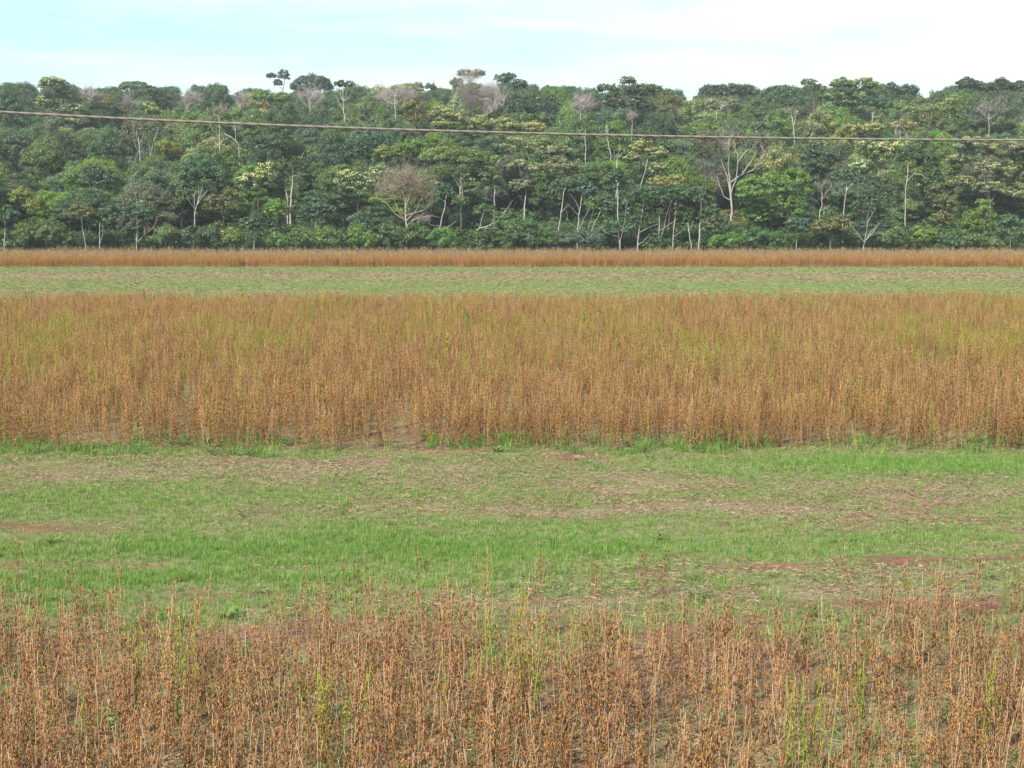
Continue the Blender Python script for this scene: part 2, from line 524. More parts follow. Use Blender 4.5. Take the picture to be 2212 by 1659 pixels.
def soy(stem_mb, pod_mb, h, npods, low=False, pm=0, nbr=2, lean=0.06, podlen=0.040, sr=0.0042, bottom=0.12, org=(0, 0), top_=1.0):
    base = np.array([org[0], org[1], -0.02])
    stems = []
    top = np.array([rng.normal(0, lean), rng.normal(0, lean), h])
    k = 6
    t = np.linspace(0, 1, k)
    wob = np.cumsum(rng.normal(0, 0.008, (k, 3)), 0); wob[:, 2] = 0
    main = base + t[:, None] * top + wob
    stems.append((main, sr))
    for b in range(nbr):
        t0 = rng.uniform(0.12, 0.45)
        p0 = base + top * t0 + wob[int(t0 * (k - 1))]
        az = rng.uniform(0, 6.28)
        out = np.array([math.cos(az), math.sin(az), 0]) * rng.uniform(0.05, 0.13)
        hh = h * rng.uniform(0.6, 0.95) - p0[2]
        tt = np.linspace(0, 1, 5)
        br = p0 + out * np.sqrt(tt)[:, None] + np.array([0, 0, 1.0]) * (hh * tt)[:, None] + rng.normal(0, 0.006, (5, 3))
        stems.append((br, sr * 0.75))
    for P, r in stems:
        stem_mb.tube(P, np.linspace(r, r * 0.45, len(P)), 3, 0)
    tot = sum(len(s[0]) for s in stems)
    for i in range(npods):
        P, r = stems[0] if rng.random() < 0.5 or len(stems) == 1 else stems[rng.integers(1, len(stems))]
        u = rng.uniform(bottom, top_) * (len(P) - 1)
        a = min(int(u), len(P) - 2); p = P[a] + (P[a + 1] - P[a]) * (u - a)
        az = rng.uniform(0, 6.28)
        d = np.array([0.42 * math.cos(az), 0.42 * math.sin(az), rng.normal(-0.75, 0.45) * (1 if rng.random() < 0.8 else -1)])
        pod_mesh(pod_mb, p + np.array([math.cos(az), math.sin(az), 0]) * rng.uniform(0.004, 0.022), d, podlen * rng.uniform(0.75, 1.2), 0.0056 * podlen / 0.042 * rng.uniform(0.85, 1.2), pm, low)

near_kinds = []                                # (stem mesh, pod mesh) of the near plants
for k in range(14):
    s_, p_ = MB(), MB()
    soy(s_, p_, rng.uniform(0.54, 0.80), int(rng.uniform(42, 70)), nbr=int(rng.integers(1, 4)))
    near_kinds.append((s_.mesh('stem', M_STEM), p_.mesh('pods', M_POD)))

def soy_proto(n, mats, low, h0, h1, pods, nbr, **kw):
    out = []
    for k in range(n):
        mb = MB()
        class S:
            tube = staticmethod(lambda P, r, nn, m: mb.tube(P, r, nn, 0))
        class Pd:
            add = staticmethod(lambda V, Q, T, m, v: mb.add(V, Q, T, 1, v))
        soy(S, Pd, rng.uniform(h0, h1), pods, low, 1, nbr, **kw)
        out.append(mb.build('soybean', mats, link=False))
    return out

# front strip
pts = rand_field(8.3, 15.9, 36, 2.5)
px0, _ = project(pts[:, 0], pts[:, 1], 0 * pts[:, 0])
edge = 14.45 + (NZ1(pts[:, 0] * 0.8 + 50, pts[:, 1] * 0 + 3, 3) - 0.5) * 1.6
keep = np.clip((edge - pts[:, 1]) / 2.0 + 0.12, 0.03, 1)
clump = NZ2(pts[:, 0] * 1.5 + 5, pts[:, 1] * 1.5 + 9, 3)
keep *= np.clip((clump - 0.28) / 0.25, 0.55, 1)
pts = pts[rng.random(len(pts)) < keep]
pz = gz(pts[:, 0], pts[:, 1])
tx, ty = project(pts[:, 0], pts[:, 1], pz + 0.62)
inview = (ty < 1659) & (tx > 5) & (tx < 2207)
order = np.argsort(np.where(inview, pts[:, 1], 1e3))
single = order[:300]
rest = order[300:]
SOY_LABEL = 'dried brown soybean plant hung with pods in the nearest crop strip'
for i in single:
    k = int(rng.integers(len(near_kinds)))
    e = empty('soybean_plant', (pts[i, 0], pts[i, 1], pz[i]))
    e.rotation_euler = (rng.normal(0, 0.05), rng.normal(0, 0.05), rng.uniform(0, 6.28))
    s = rng.uniform(0.8, 1.12); e.scale = (s, s, s * rng.uniform(0.92, 1.08))
    tag(e, SOY_LABEL, 'soybean plant', 'dry soybean plants of the nearest strip')
    put('stem', near_kinds[k][0], e)
    tag(put('pods', near_kinds[k][1], e), kind='stuff')
n = len(rest)
sc = rng.uniform(0.8, 1.12, n)
scatter('soybean_crop', np.stack([pts[rest, 0], pts[rest, 1], pz[rest]], -1),
        np.stack([rng.normal(0, 0.05, n), rng.normal(0, 0.05, n), rng.uniform(0, 6.28, n)], -1),
        np.stack([sc, sc, sc], -1), rng.integers(0, 12, n),
        soy_proto(12, [M_STEM, M_POD], False, 0.54, 0.80, 54, 2), 'dry brown soybean crop of the nearest strip, thinning out towards the grass')

# second strip
def crop(name, y0, y1, dens, near_edge, back_edge, label, pg, seed):
    p = rand_field(y0, y1, dens, 5)
    m = (p[:, 1] > near_edge(p[:, 0])) & (p[:, 1] < back_edge(p[:, 0]))
    gap = NZ2(p[:, 0] * 2.1 + seed, p[:, 1] * 0.3, 3)
    m &= (gap > 0.37) | (rng.random(len(p)) < 0.3)
    p = p[m]; n = len(p)
    yg = rng.random(n) < pg(p[:, 0], p[:, 1])
    idx = np.where(yg, rng.integers(10, 15, n), rng.integers(0, 10, n))
    s = rng.uniform(0.82, 1.12, n) * (0.94 + 0.12 * NZ1(p[:, 0] * 0.4, p[:, 1] * 0.4 + seed, 2))
    if y0 < 60:
        protos = soy_proto(8, [M_BSTEM, M_POD], True, 0.70, 0.88, 52, 2, podlen=0.050, bottom=0.05, sr=0.0046) + \
            soy_proto(2, [M_BSTEM, M_FPOD], True, 0.70, 0.88, 40, 2, podlen=0.050, bottom=0.05, sr=0.0042) + \
            soy_proto(5, [M_GSTEM, M_GPOD], True, 0.74, 0.92, 20, 1, podlen=0.05, bottom=0.3)
    else:
        protos = soy_proto(10, [M_FSTEM, M_FPOD], True, 0.82, 0.95, 80, 3, podlen=0.06, bottom=0.02, top_=0.70) + \
            soy_proto(5, [M_FSTEM, M_YPOD], True, 0.86, 0.99, 14, 1, podlen=0.08, bottom=0.8)
    scatter(name, np.stack([p[:, 0], p[:, 1], gz(p[:, 0], p[:, 1])], -1),
            np.stack([rng.normal(0, 0.045, n), rng.normal(0, 0.045, n), rng.uniform(0, 6.28, n)], -1),
            np.stack([s, s, s], -1), idx, protos, label)

def pg_mid(x, y):
    b = 0.06 + 0.30 * np.exp(-((y - 39) / 7.5) ** 2) + 0.24 * np.exp(-((y - 51) / 7) ** 2)
    return b * np.clip((NZ3(x * 0.45, y * 0.18, 3) - 0.25) * 3.2, 0.15, 1.8)
crop('soybean_field', 24.5, 61.5, 33, mid_edge, mid_back, 'dry brown soybean crop with yellow-green stems in its middle, between two grass strips', pg_mid, 3)
crop('soybean_field', 97, 114.5, 22, lambda x: D_FAR0 + (NZ2(x * 0.25, x * 0 + 4.1, 3) - 0.5) * 1.6, lambda x: 112.8 + (NZ1(x * 0.2, x * 0 + 8.1, 3) - 0.5) * 1.5,
     'dry soybean crop in a narrow strip at the foot of the forest', lambda x, y: 0.10 + 0 * x, 8)

# ------------------------------------------------------------------ grass, weeds, straw
def tuft(nb, h, spread, w, mat, lean=0.5):
    mb = MB()
    for i in range(nb):
        az, r = rng.uniform(0, 6.28), spread * math.sqrt(rng.random())
        p = np.array([math.cos(az) * r, math.sin(az) * r, -0.01])
        d = np.array([math.cos(az + rng.normal(0, 1)), math.sin(az + rng.normal(0, 1)), 0]) * rng.uniform(0.1, lean) * h
        hh = h * rng.uniform(0.5, 1.15)
        side = np.cross(d + 1e-6, [0, 0, 1.0]); side = side / (np.linalg.norm(side) + 1e-9) * w
        m1 = p + d * 0.35 + np.array([0, 0, hh * 0.6]); tip = p + d + np.array([0, 0, hh])
        V = [p - side, p + side, m1 + side * 0.8, m1 - side * 0.8, tip]
        mb.add(V, [[0, 1, 2, 3]], [[3, 2, 4]], 0, rng.random())
    return mb.build('tuft', mat, link=False)

def leafy(nl, h, spread, size, mat):
    mb = MB()
    for i in range(nl):
        az, r = rng.uniform(0, 6.28), spread * math.sqrt(rng.random())
        c = np.array([math.cos(az) * r, math.sin(az) * r, h * rng.uniform(0.25, 1.0)])
        nrm = np.array([rng.normal(0, 0.5), rng.normal(0, 0.5), 1]); nrm /= np.linalg.norm(nrm)
        a = np.cross(nrm, [math.cos(az), math.sin(az), 0.2]); a /= np.linalg.norm(a); b = np.cross(nrm, a)
        s = size * rng.uniform(0.6, 1.2)
        mb.add([c - b * s, c + a * s * 0.55, c + b * s, c - a * s * 0.55], [[0, 1, 2, 3]], None, 0, rng.random())
        if i % 3 == 0:
            mb.tube([[c[0] * 0.3, c[1] * 0.3, -0.01], c * np.array([0.7, 0.7, 0.6]), c], 0.003, 3, 0)
    return mb.build('weed', mat, link=False)

def sticks(n, L, r, mat, spread):
    mb = MB()
    for i in range(n):
        az = rng.uniform(0, 6.28); l_ = L * rng.uniform(0.4, 1.2)
        c = np.array([rng.normal(0, spread), rng.normal(0, spread), rng.uniform(0.006, 0.05)])
        d = np.array([math.cos(az), math.sin(az), rng.normal(0, 0.18)]) * l_ / 2
        side = np.array([-math.sin(az), math.cos(az), 0.5]) * r
        mb.add([c - d - side, c - d + side, c + d + side * 0.6 + [0, 0, 0.004], c + d - side * 0.6], [[0, 1, 2, 3]], None, 0, rng.random())
    return mb.build('straw', mat, link=False)

def place(name, p, protos, label, s0, s1, tilt=0.08, squash=None, idx=None):
    n = len(p)
    s = rng.uniform(s0, s1, n)
    scatter(name, np.stack([p[:, 0], p[:, 1], gz(p[:, 0], p[:, 1])], -1),
            np.stack([rng.normal(0, tilt, n), rng.normal(0, tilt, n), rng.uniform(0, 6.28, n)], -1),
            np.stack([s, s, s if squash is None else s * squash], -1), rng.integers(0, len(protos), n) if idx is None else idx, protos, label)

p = rand_field(8.5, 26.6, 420, 2.5)
g, s = cover(p[:, 0], p[:, 1])
kp = rng.random(len(p)) < np.clip((g - 0.15) * 1.2, 0.04, 1) * np.where(p[:, 1] < 13.5, 0.45, 1.0)
pg_ = p[kp]
gg = g[kp]
qx, qy = project(pg_[:, 0], pg_[:, 1], 0 * pg_[:, 0])
lp = np.clip(gsum(G_GREEN, qx, qy) * 1.5 + (NZ3(pg_[:, 0] * 0.7, pg_[:, 1] * 1.4, 3) - 0.5) * 0.9, 0, 0.9)
lush = np.where(rng.random(len(pg_)) < lp, rng.integers(10, 15, len(pg_)), rng.integers(0, 10, len(pg_)))
place('grass', pg_, [tuft(13, 0.065, 0.05, 0.0022, M_GRASS) for k in range(7)] + [tuft(10, 0.055, 0.05, 0.0020, M_DEAD, 0.9) for k in range(3)] + [tuft(14, 0.075, 0.05, 0.0024, M_LUSH) for k in range(5)],
      'short green grass of the near strip with brown patches', 0.55, 1.25, 0.1, 0.6 + 0.6 * gg, lush)
p = rand_field(8.5, 26.2, 110, 2.5)
g, s = cover(p[:, 0], p[:, 1])
ps = p[rng.random(len(p)) < np.clip(s * 1.1 - 0.08, 0.03, 1)]
place('straw_litter', ps, [sticks(12, 0.055, 0.0026, M_STRAW, 0.10) for k in range(8)], 'dead straw and stalk litter lying in bands on the grass strip', 0.6, 1.3, 0.08)
# leafy weeds at the foot of the crops and in the near strip
p = rand_field(24.4, 28.0, 42, 3)
e = mid_edge(p[:, 0])
kp = (np.abs(p[:, 1] - e - 0.5) < 0.95) & (rng.random(len(p)) < np.clip((NZ3(p[:, 0] * 0.8, p[:, 1] * 0.8, 3) - 0.3) * 3, 0, 1))
p2 = rand_field(9, 16.5, 6.0, 2)
p3 = rand_field(16.5, 25, 0.3, 2)
kp2 = rng.random(len(p2)) < np.clip((NZ3(p2[:, 0] * 0.9 + 33, p2[:, 1] * 0.9, 3) - 0.35) * 3, 0, 1)
pw = np.vstack([p[kp], p2[kp2], p3])
place('weeds', pw, [leafy(26, 0.16, 0.15, 0.028, M_WEED) for k in range(2)] + [tuft(26, 0.22, 0.12, 0.0035, M_LUSH, 0.8) for k in range(4)],
      'low green weeds at the foot of the crop rows', 0.4, 1.0)
# far strip
p = rand_field(57, 97.4, 26, 5)
g, s = cover(p[:, 0], p[:, 1])
kp = (p[:, 1] > mid_back(p[:, 0])) & (rng.random(len(p)) < np.clip(g, 0.08, 1))
place('grass', p[kp], [tuft(16, 0.06, 0.14, 0.006, M_GRASS) for k in range(5)], 'pale mown grass of the far strip', 0.7, 1.3, 0.1)
p = rand_field(57, 97.4, 8, 5)
g, s = cover(p[:, 0], p[:, 1])
kp = (p[:, 1] > mid_back(p[:, 0])) & (rng.random(len(p)) < np.clip(s, 0.05, 1))
place('straw_litter', p[kp], [sticks(14, 0.14, 0.005, M_STRAW, 0.3) for k in range(5)], 'dead straw lying in bands on the far mown strip', 0.8, 1.4, 0.08)

# yellow-green stalks that stand out in the near crop
def green_clump(px, py, nst, h, spread, label, pods=14):
    D = ground_dist(py)
    q = at(px, py, D)
    o = empty('green_soybean', (q[0], D, float(gz(q[0], D))))
    tag(o, label, 'soybean plant', 'unripe green soybean plants in the crop')
    pm = MB()
    for k in range(nst):
        sm = MB()
        soy(sm, pm, h * rng.uniform(0.9, 1.25), pods, False, 0, 1 if k % 2 else 0, 0.09, 0.046, 0.0062, 0.3,
            (rng.normal(0, spread), rng.normal(0, spread * 0.6)))
        sm.build('stem', M_GSTEM, o)
    tag(pm.build('pods', M_GPOD, o), kind='stuff')
green_clump(400, 1560, 7, 0.80, 0.07, 'bright yellow-green soybean clump, left of the near crop, densest of the green ones')
green_clump(275, 1535, 4, 0.72, 0.06, 'small yellow-green soybean clump just left of the densest green clump')
green_clump(705, 1655, 10, 0.72, 0.11, 'wide clump of thin green soybean stalks at the lower edge, left of centre')
green_clump(1150, 1560, 8, 1.00, 0.09, 'tallest green soybean stalks, rising above the near crop at its centre')
green_clump(985, 1585, 3, 0.62, 0.06, 'few green soybean stalks just left of the tallest green stalks')
green_clump(1050, 1460, 2, 0.85, 0.03, 'pair of slim yellow-green stalks behind the few green ones at the centre')
green_clump(1750, 1690, 9, 0.78, 0.10, 'largest yellow-green soybean clump at the lower edge, right of centre')
green_clump(1850, 1640, 4, 0.70, 0.06, 'few yellow-green stalks just right of the large green clump on the right')
green_clump(2130, 1640, 3, 0.72, 0.06, 'thin yellow-green stalks at the far right corner of the near crop')
green_clump(170, 1680, 3, 0.62, 0.06, 'thin green stalks low in the near left corner of the crop', 8)

def tall_weed(px, py_top, D, h, label, nl=90, wd=0.16):
    q = at(px, py_top, D)
    z0 = float(gz(q[0], D))
    h = max(h, q[2] - z0)
    o = empty('tall_weed', (q[0], D, z0))
    tag(o, label, 'weed')
    s_, lf = MB(), MB()
    s_.tube([[0, 0, -0.02], [0.02, 0, h * 0.5], [0.0, 0.01, h * 0.97]], [0.012, 0.009, 0.003], 5)
    for i in range(nl):
        t = rng.uniform(0.25, 1); az = rng.uniform(0, 6.28); rr = wd * (1.1 - t * 0.8) * rng.uniform(0.3, 1)
        c = np.array([math.cos(az) * rr, math.sin(az) * rr, t * h])
        b = np.array([math.cos(az), math.sin(az), rng.normal(0.2, 0.4)]) * 0.06
        a = np.array([-math.sin(az), math.cos(az), 0.2]) * 0.016
        lf.add([c - b, c + a, c + b, c - a], [[0, 1, 2, 3]], None, 0, rng.random())
    s_.build('stem', M_GSTEM, o)
    tag(lf.build('leaves', M_GPOD if nl % 2 else M_WEED, o), kind='stuff')
tall_weed(1007, 668, 44, 1.0, 'dark green weed standing above the second crop strip, left of centre')
tall_weed(1592, 640, 50, 1.0, 'slim dark weed near the back edge of the second crop, right half')
tall_weed(522, 614, 53, 1.0, 'yellowish weed spike at the back edge of the second crop, left of centre', 71, 0.10)
tall_weed(311, 622, 53, 1.0, 'middle one of three weed spikes on the left back edge of the crop', 72, 0.10)
tall_weed(55, 620, 53, 1.0, 'leftmost weed spike on the back edge of the second crop', 70, 0.10)
tall_weed(965, 725, 37, 1.0, 'bushy bright green weed in the middle of the second crop', 131, 0.26)
tall_weed(1262, 665, 43, 1.0, 'pale green weed spike in the second crop, just right of centre', 81, 0.14)
tall_weed(1690, 612, 54, 1.0, 'thin weed spike on the second crop back edge, right of the slim dark one', 60, 0.08)

def broad_leaf_weed(px, py, label, sz=0.16, n=9):
    sz = sz * 0.62
    D = ground_dist(py); q = at(px, py, D)
    o = empty('broad_leaf_weed', (q[0], D, float(gz(q[0], D))))
    tag(o, label, 'weed')
    for i in range(n):
        az = i / n * 6.28 + rng.normal(0, 0.3)
        mb = MB()
        L = sz * rng.uniform(0.8, 1.3)
        for k in range(4):
            pass
        d = np.array([math.cos(az), math.sin(az), 0]); sd = np.array([-math.sin(az), math.cos(az), 0])
        el = rng.uniform(0.5, 1.2)
        V = []
        for t, w in ((0, 0.01), (0.35, 0.16), (0.65, 0.2), (1.0, 0.01)):
            c = d * L * t + np.array([0, 0, el * L * (t - 0.35 * t * t)])
            V += [c - sd * w * L, c + sd * w * L]
        mb.add(V, [[0, 1, 3, 2], [2, 3, 5, 4], [4, 5, 7, 6]], None, 0, rng.random())
        mb.build('leaf', M_WEED, o)
broad_leaf_weed(1073, 978, 'bright broad-leaved weed at the foot of the second crop, just left of centre', 0.20, 10)
broad_leaf_weed(1402, 992, 'small grassy weed in front of the second crop, right of centre', 0.15, 8)
broad_leaf_weed(488, 1335, 'dark bluish weed clump between the near crop and the grass', 0.20, 12)
broad_leaf_weed(110, 1172, 'spreading grass clump with long blades in the bright green band, left', 0.18, 8)

# ------------------------------------------------------------------ power line
def power_line():
    A, B, C = at(0, 242, 9.2), at(1106, 287, 10.3), at(2212, 303, 11.6)
    a = 2 * A + 2 * C - 4 * B; b = 4 * B - 3 * A - C
    t = np.linspace(-2.4, 3.6, 90)
    P = A + b * t[:, None] + a * (t ** 2)[:, None]
    mb = MB()
    for k in range(3):                       # three strands twisted together
        ph = t * 46 + k * 2.094
        r = 0.0034
        Q = P.copy()
        tt = np.linspace(-2.4, 3.6, 1500)
        Pp = A + b * tt[:, None] + a * (tt ** 2)[:, None]
        ph = tt * 150 + k * 2.094
        Pp[:, 1] += np.cos(ph) * r; Pp[:, 2] += np.sin(ph) * r
        mb.tube(Pp, 0.0058, 6, 0, False)
    m, n, l = new_mat('cable')
    pb = n.new('ShaderNodeBsdfPrincipled')
    pb.inputs['Base Color'].default_value = (0.20, 0.18, 0.15, 1); pb.inputs['Roughness'].default_value = 0.6
    o = n.new('ShaderNodeOutputMaterial'); l.new(pb.outputs[0], o.inputs['Surface'])
    c = mb.build('power_line', m)
    tag(c, 'single twisted grey-brown power line strung across in front of the forest', 'cable')
power_line()

# ------------------------------------------------------------------ trees
C_DARK, C_MID, C_BRIGHT = (0.052, 0.098, 0.043), (0.080, 0.145, 0.050), (0.115, 0.210, 0.043)
C_BLUE, C_OLIVE, C_LIME = (0.082, 0.150, 0.080), (0.130, 0.150, 0.050), (0.145, 0.210, 0.038)
C_GREY, C_FRESH = (0.112, 0.140, 0.080), (0.102, 0.168, 0.052)
COLS = dict(dark=C_DARK, mid=C_MID, bright=C_BRIGHT, blue=C_BLUE, olive=C_OLIVE, lime=C_LIME, grey=C_GREY, fresh=C_FRESH)

def sphere_dirs(n, zmin=-1.0):
    z = rng.uniform(zmin, 1, n); a = rng.uniform(0, 6.2832, n); r = np.sqrt(1 - z * z)
    return np.stack([r * np.cos(a), r * np.sin(a), z], -1)

def cards(mb, P, N, s, var, aspect=0.6):
    n = len(P)
    if n == 0:
        return
    N = N / (np.linalg.norm(N, axis=1)[:, None] + 1e-9)
    A = np.cross(N, rng.normal(size=(n, 3))); A /= np.linalg.norm(A, axis=1)[:, None] + 1e-9
    B = np.cross(N, A)
    s = np.broadcast_to(s, (n,))[:, None]
    V = np.stack([P - A * s * 0.5, P + B * s * 0.5 * aspect, P + A * s * 0.5, P - B * s * 0.5 * aspect], 1).reshape(-1, 3)
    mb.add(V, np.arange(n * 4).reshape(-1, 4), None, 0, var)

def crown_leaves(leaf_mb, pale_mb, blobs, leaf, style='round', pale=0.0, dens=1.0):
    """blobs: list of (centre, radii). Leaves sit on small clumps over each blob, gaps between the clumps."""
    for c, r in blobs:
        c, r = np.asarray(c, float), np.asarray(r, float)
        rm = (r[0] * r[1] * r[2]) ** (1 / 3)
        if style == 'flat':
            K, q, fl = int(46 * max(1, rm / 1.2)), 0.27, 0.55
        elif style == 'fine':
            K, q, fl = int(70 * max(1, rm / 1.2)), 0.22, 0.9
        elif style == 'palm':
            K, q, fl = int(46 * max(1, rm / 1.2)), 0.23, 0.65
        elif style == 'dome':
            K, q, fl = int(70 * max(1, rm / 1.5)), 0.20, 0.7
        else:
            K, q, fl = int(52 * max(1, rm / 1.2)), 0.25, 0.8
        K = min(K, 130)
        d = sphere_dirs(K, -0.45 if style != 'dome' else -0.1)
        shell = rng.uniform(0.62, 1.0, K) if style != 'dome' else rng.uniform(0.86, 1.0, K)
        cc = c + d * r * shell[:, None]
        for k in range(K):
            qr = rm * q * rng.uniform(0.6, 1.35)
            area = 2 * math.pi * qr * qr
            n = int(area / (leaf * leaf * 0.30) * 0.80 * dens) + 4
            e = sphere_dirs(n, -0.35)
            P = cc[k] + e * np.array([qr, qr, qr * fl]) * (0.35 + 0.85 * rng.random(n) ** 0.6)[:, None]
            N = e * 0.8 + d[k] * 0.35 + np.array([0, 0, 0.18]) * (1 if style != 'flat' else 1.6) + rng.normal(0, 0.5, (n, 3))
            var = np.clip(rng.normal(0.5, 0.2, n) + rng.normal(0, 0.10), 0, 1)
            sz = leaf * rng.uniform(0.65, 1.35, n)
            if style == 'palm':
                N = e * 0.8 + np.array([0, 0, 0.9]) + rng.normal(0, 0.3, (n, 3)); sz = sz * 1.2
            if pale > 0 and pale_mb is not None and d[k][2] > -0.2:
                m = (e[:, 2] > 0.22) & (rng.random(n) < min(0.85, pale * 1.35)) & (rng.random() < 0.85)
                cards(pale_mb, P[m] + [0, 0, leaf * 0.3], N[m], sz[m] * 0.9, var[m])
                cards(leaf_mb, P[~m], N[~m], sz[~m], var[~m])
            else:
                cards(leaf_mb, P, N, sz, var)
        # a few leaves inside
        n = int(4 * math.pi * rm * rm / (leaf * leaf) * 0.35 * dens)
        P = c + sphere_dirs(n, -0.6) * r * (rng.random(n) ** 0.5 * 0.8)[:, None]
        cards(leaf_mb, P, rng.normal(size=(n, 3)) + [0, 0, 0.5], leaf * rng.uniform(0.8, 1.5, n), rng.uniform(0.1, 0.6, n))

def wiggle(P, n, amp):
    P = np.asarray(P, float)
    seg = np.linalg.norm(np.diff(P, axis=0), axis=1); s = np.concatenate([[0], np.cumsum(seg)]); L = s[-1]
    t = np.linspace(0, L, n)
    Q = np.stack([np.interp(t, s, P[:, k]) for k in range(3)], -1)
    w = rng.normal(0, amp * L, (n, 3)); w[0] = 0; w[-1] *= 0.5
    w[:, 2] *= 0.4
    return Q + w

def twig_cloud(mb, nodes, blobs, n, r0):
    """fine bare twigs from the limbs out to the shell of the crown"""
    nodes = np.asarray(nodes)
    for c, r in blobs:
        c, r = np.asarray(c), np.asarray(r)
        kd = sphere_dirs(20, -0.4); kr = rng.uniform(0.82, 1.1, 20)
        for i in range(n):
            w = rng.integers(20); e = kd[w] + rng.normal(0, 0.3, 3); e = e / np.linalg.norm(e) * kr[w]
            tip = c + e * r * (0.3 + 0.8 * rng.random()) * np.array([1, 1, 1.0 + 0.15 * rng.normal()])
            dd = np.linalg.norm(nodes - tip, axis=1) + np.maximum(0, nodes[:, 2] - tip[2]) * 2
            a = nodes[np.argsort(dd)[rng.integers(0, 4)]]
            mid = a + (tip - a) * 0.5 + rng.normal(0, 0.10, 3) * np.linalg.norm(tip - a) + [0, 0, -0.05]
            L = np.linalg.norm(tip - a)
            mb.tube([a, mid, tip], [r0, r0 * 0.7, r0 * 0.35], 3, 0, False)
            for k in range(5):
                t = rng.uniform(0.35, 1.0)
                b = mid + (tip - mid) * max(0, (t - 0.5) * 2) if t > 0.5 else a + (mid - a) * t * 2
                d = (tip - a) / (L + 1e-6) + rng.normal(0, 0.6, 3) + [0, 0, 0.25]
                mb.tube([b, b + d * rng.uniform(0.25, 0.5) * min(L, 1.6)], [r0 * 0.5, r0 * 0.3], 3, 0, False)

HEROES = []

def hero(label, D, blobs, col='mid', style='round', trunk=None, limbs=(), tr=4.0, bark='brown', pale=0.0, blossom=False,
         ref=None, name='tree', cat='tree', leaf=None, dens=1.0, twigs=0, depth=0.85, twm=None, group=None, leafless=False):
    ppm = F / D
    xs = [b[0] - b[2] for b in blobs] + [b[0] + b[2] for b in blobs]
    ys = [b[1] - b[3] for b in blobs] + [b[1] + b[3] for b in blobs]
    cxp = np.mean([b[0] for b in blobs])
    if trunk is None:
        lowest = max(b[1] for b in blobs)
        trunk = [(cxp + rng.normal(0, 3), lowest + 10), (cxp + rng.normal(0, 3), min(b[1] for b in blobs))]
        vis_low = max(ys)
    else:
        vis_low = max(max(ys), max(p[1] for p in trunk))
        xs += [p[0] for p in trunk]
        for lb in limbs:
            xs += [p[0] for p in lb]
    base = at(trunk[0][0], trunk[0][1], D)
    z0 = float(terrain(base[0], D)) - 0.05
    root = empty(name, (base[0], D, z0))
    org = np.array([base[0], D, z0])
    tag(root, label, cat, group)
    P = [np.array([0, 0, 0.0])] + [at(px, py, D) - org for px, py in trunk]
    if P[1][2] < 0.3:
        P = P[1:]; P[0][2] = 0
    for i in range(1, len(P)):
        P[i][1] += rng.normal(0, 0.12)
    T = wiggle(P, max(6, 3 * len(P)), 0.0045)
    mb = MB()
    r = tr / ppm / 2 * 0.64
    rr = np.linspace(r * 1.25, r * 0.6, len(T)); rr[0] *= 1.25
    mb.tube(T, rr, 7)
    B = BARK[bark]
    mb.build('trunk', B, root)
    nodes = list(T[len(T) // 2:])
    W = []
    for b in blobs:
        c = at(b[0], b[1], D + (rng.normal(0, 0.3) + (0.45 if limbs else 0)) * b[2] / ppm) - org
        W.append((c, (b[2] / ppm, b[2] / ppm * depth, b[3] / ppm)))
    if not limbs and style != 'none':
        limbs_w = []
        for c, rad_ in W:
            for k in range(2 if len(W) > 2 else 4):
                a = T[rng.integers(len(T) * 2 // 3, len(T))]
                tip = c + sphere_dirs(1, -0.1)[0] * np.array(rad_) * 0.7
                limbs_w.append((np.array([a, a + (tip - a) * 0.5 + [0, 0, -0.1 * abs(tip[2] - a[2])], tip]), r * 0.5))
    else:
        limbs_w = []
        for lb in limbs:
            Q = [at(px, py, D) - org for px, py in lb]
            k = np.argmin(np.linalg.norm(T - Q[0], axis=1))
            if np.linalg.norm((T[k] - Q[0])[[0, 2]]) < 0.6:
                Q[0] = T[k].copy()
            else:
                alln = np.vstack([x[0] for x in limbs_w] + [T])
                k = np.argmin(np.linalg.norm(alln - Q[0], axis=1)); Q[0] = alln[k].copy()
            dy = rng.uniform(-0.55, 0.1) * np.linalg.norm(Q[-1] - Q[0])
            for i in range(1, len(Q)):
                Q[i][1] = Q[0][1] + dy * i / (len(Q) - 1)
            limbs_w.append((np.array(Q), r * 0.62))
    for Q, rl in limbs_w:
        m2 = MB()
        L = wiggle(Q, 7, 0.012)
        nodes += list(L[2:])
        m2.tube(L, np.linspace(rl, rl * 0.35, 7), 5)
        m2.build('limb', B, root)
    lf = leaf or (0.125 + 0.0013 * (D - 112))
    dens = dens * 0.85
    if twigs:
        tm = MB()
        twig_cloud(tm, nodes, W, twigs, 0.022 if D > 170 else 0.014)
        tag(tm.build('twigs', twm or M_TWIG, root), kind='stuff')
    if not leafless:
        lm, pm = MB(), MB()
        crown_leaves(lm, pm, W, lf, style, pale, dens)
        o = lm.build('crown', M_LEAF, root)
        jit = rng.uniform(0.92, 1.08, 3)
        o.color = (*(np.array(COLS[col]) * jit), 1)
        tag(o, kind='stuff')
        if pm.n:
            o = pm.build('blossoms' if blossom else 'pale_shoots', M_BLOS if blossom else M_PALE, root)
            tag(o, kind='stuff')
    assert len(label.split()) <= 16, label
    HEROES.append(dict(D=D, box=(min(xs), max(xs), min(ys), vis_low), ref=ref, c=(cxp, np.mean([b[1] for b in blobs]))))

def E(x0, x1, y0, y1):                       # crown extent -> one blob
    return ((x0 + x1) / 2, (y0 + y1) / 2, (x1 - x0) / 2, (y1 - y0) / 2)

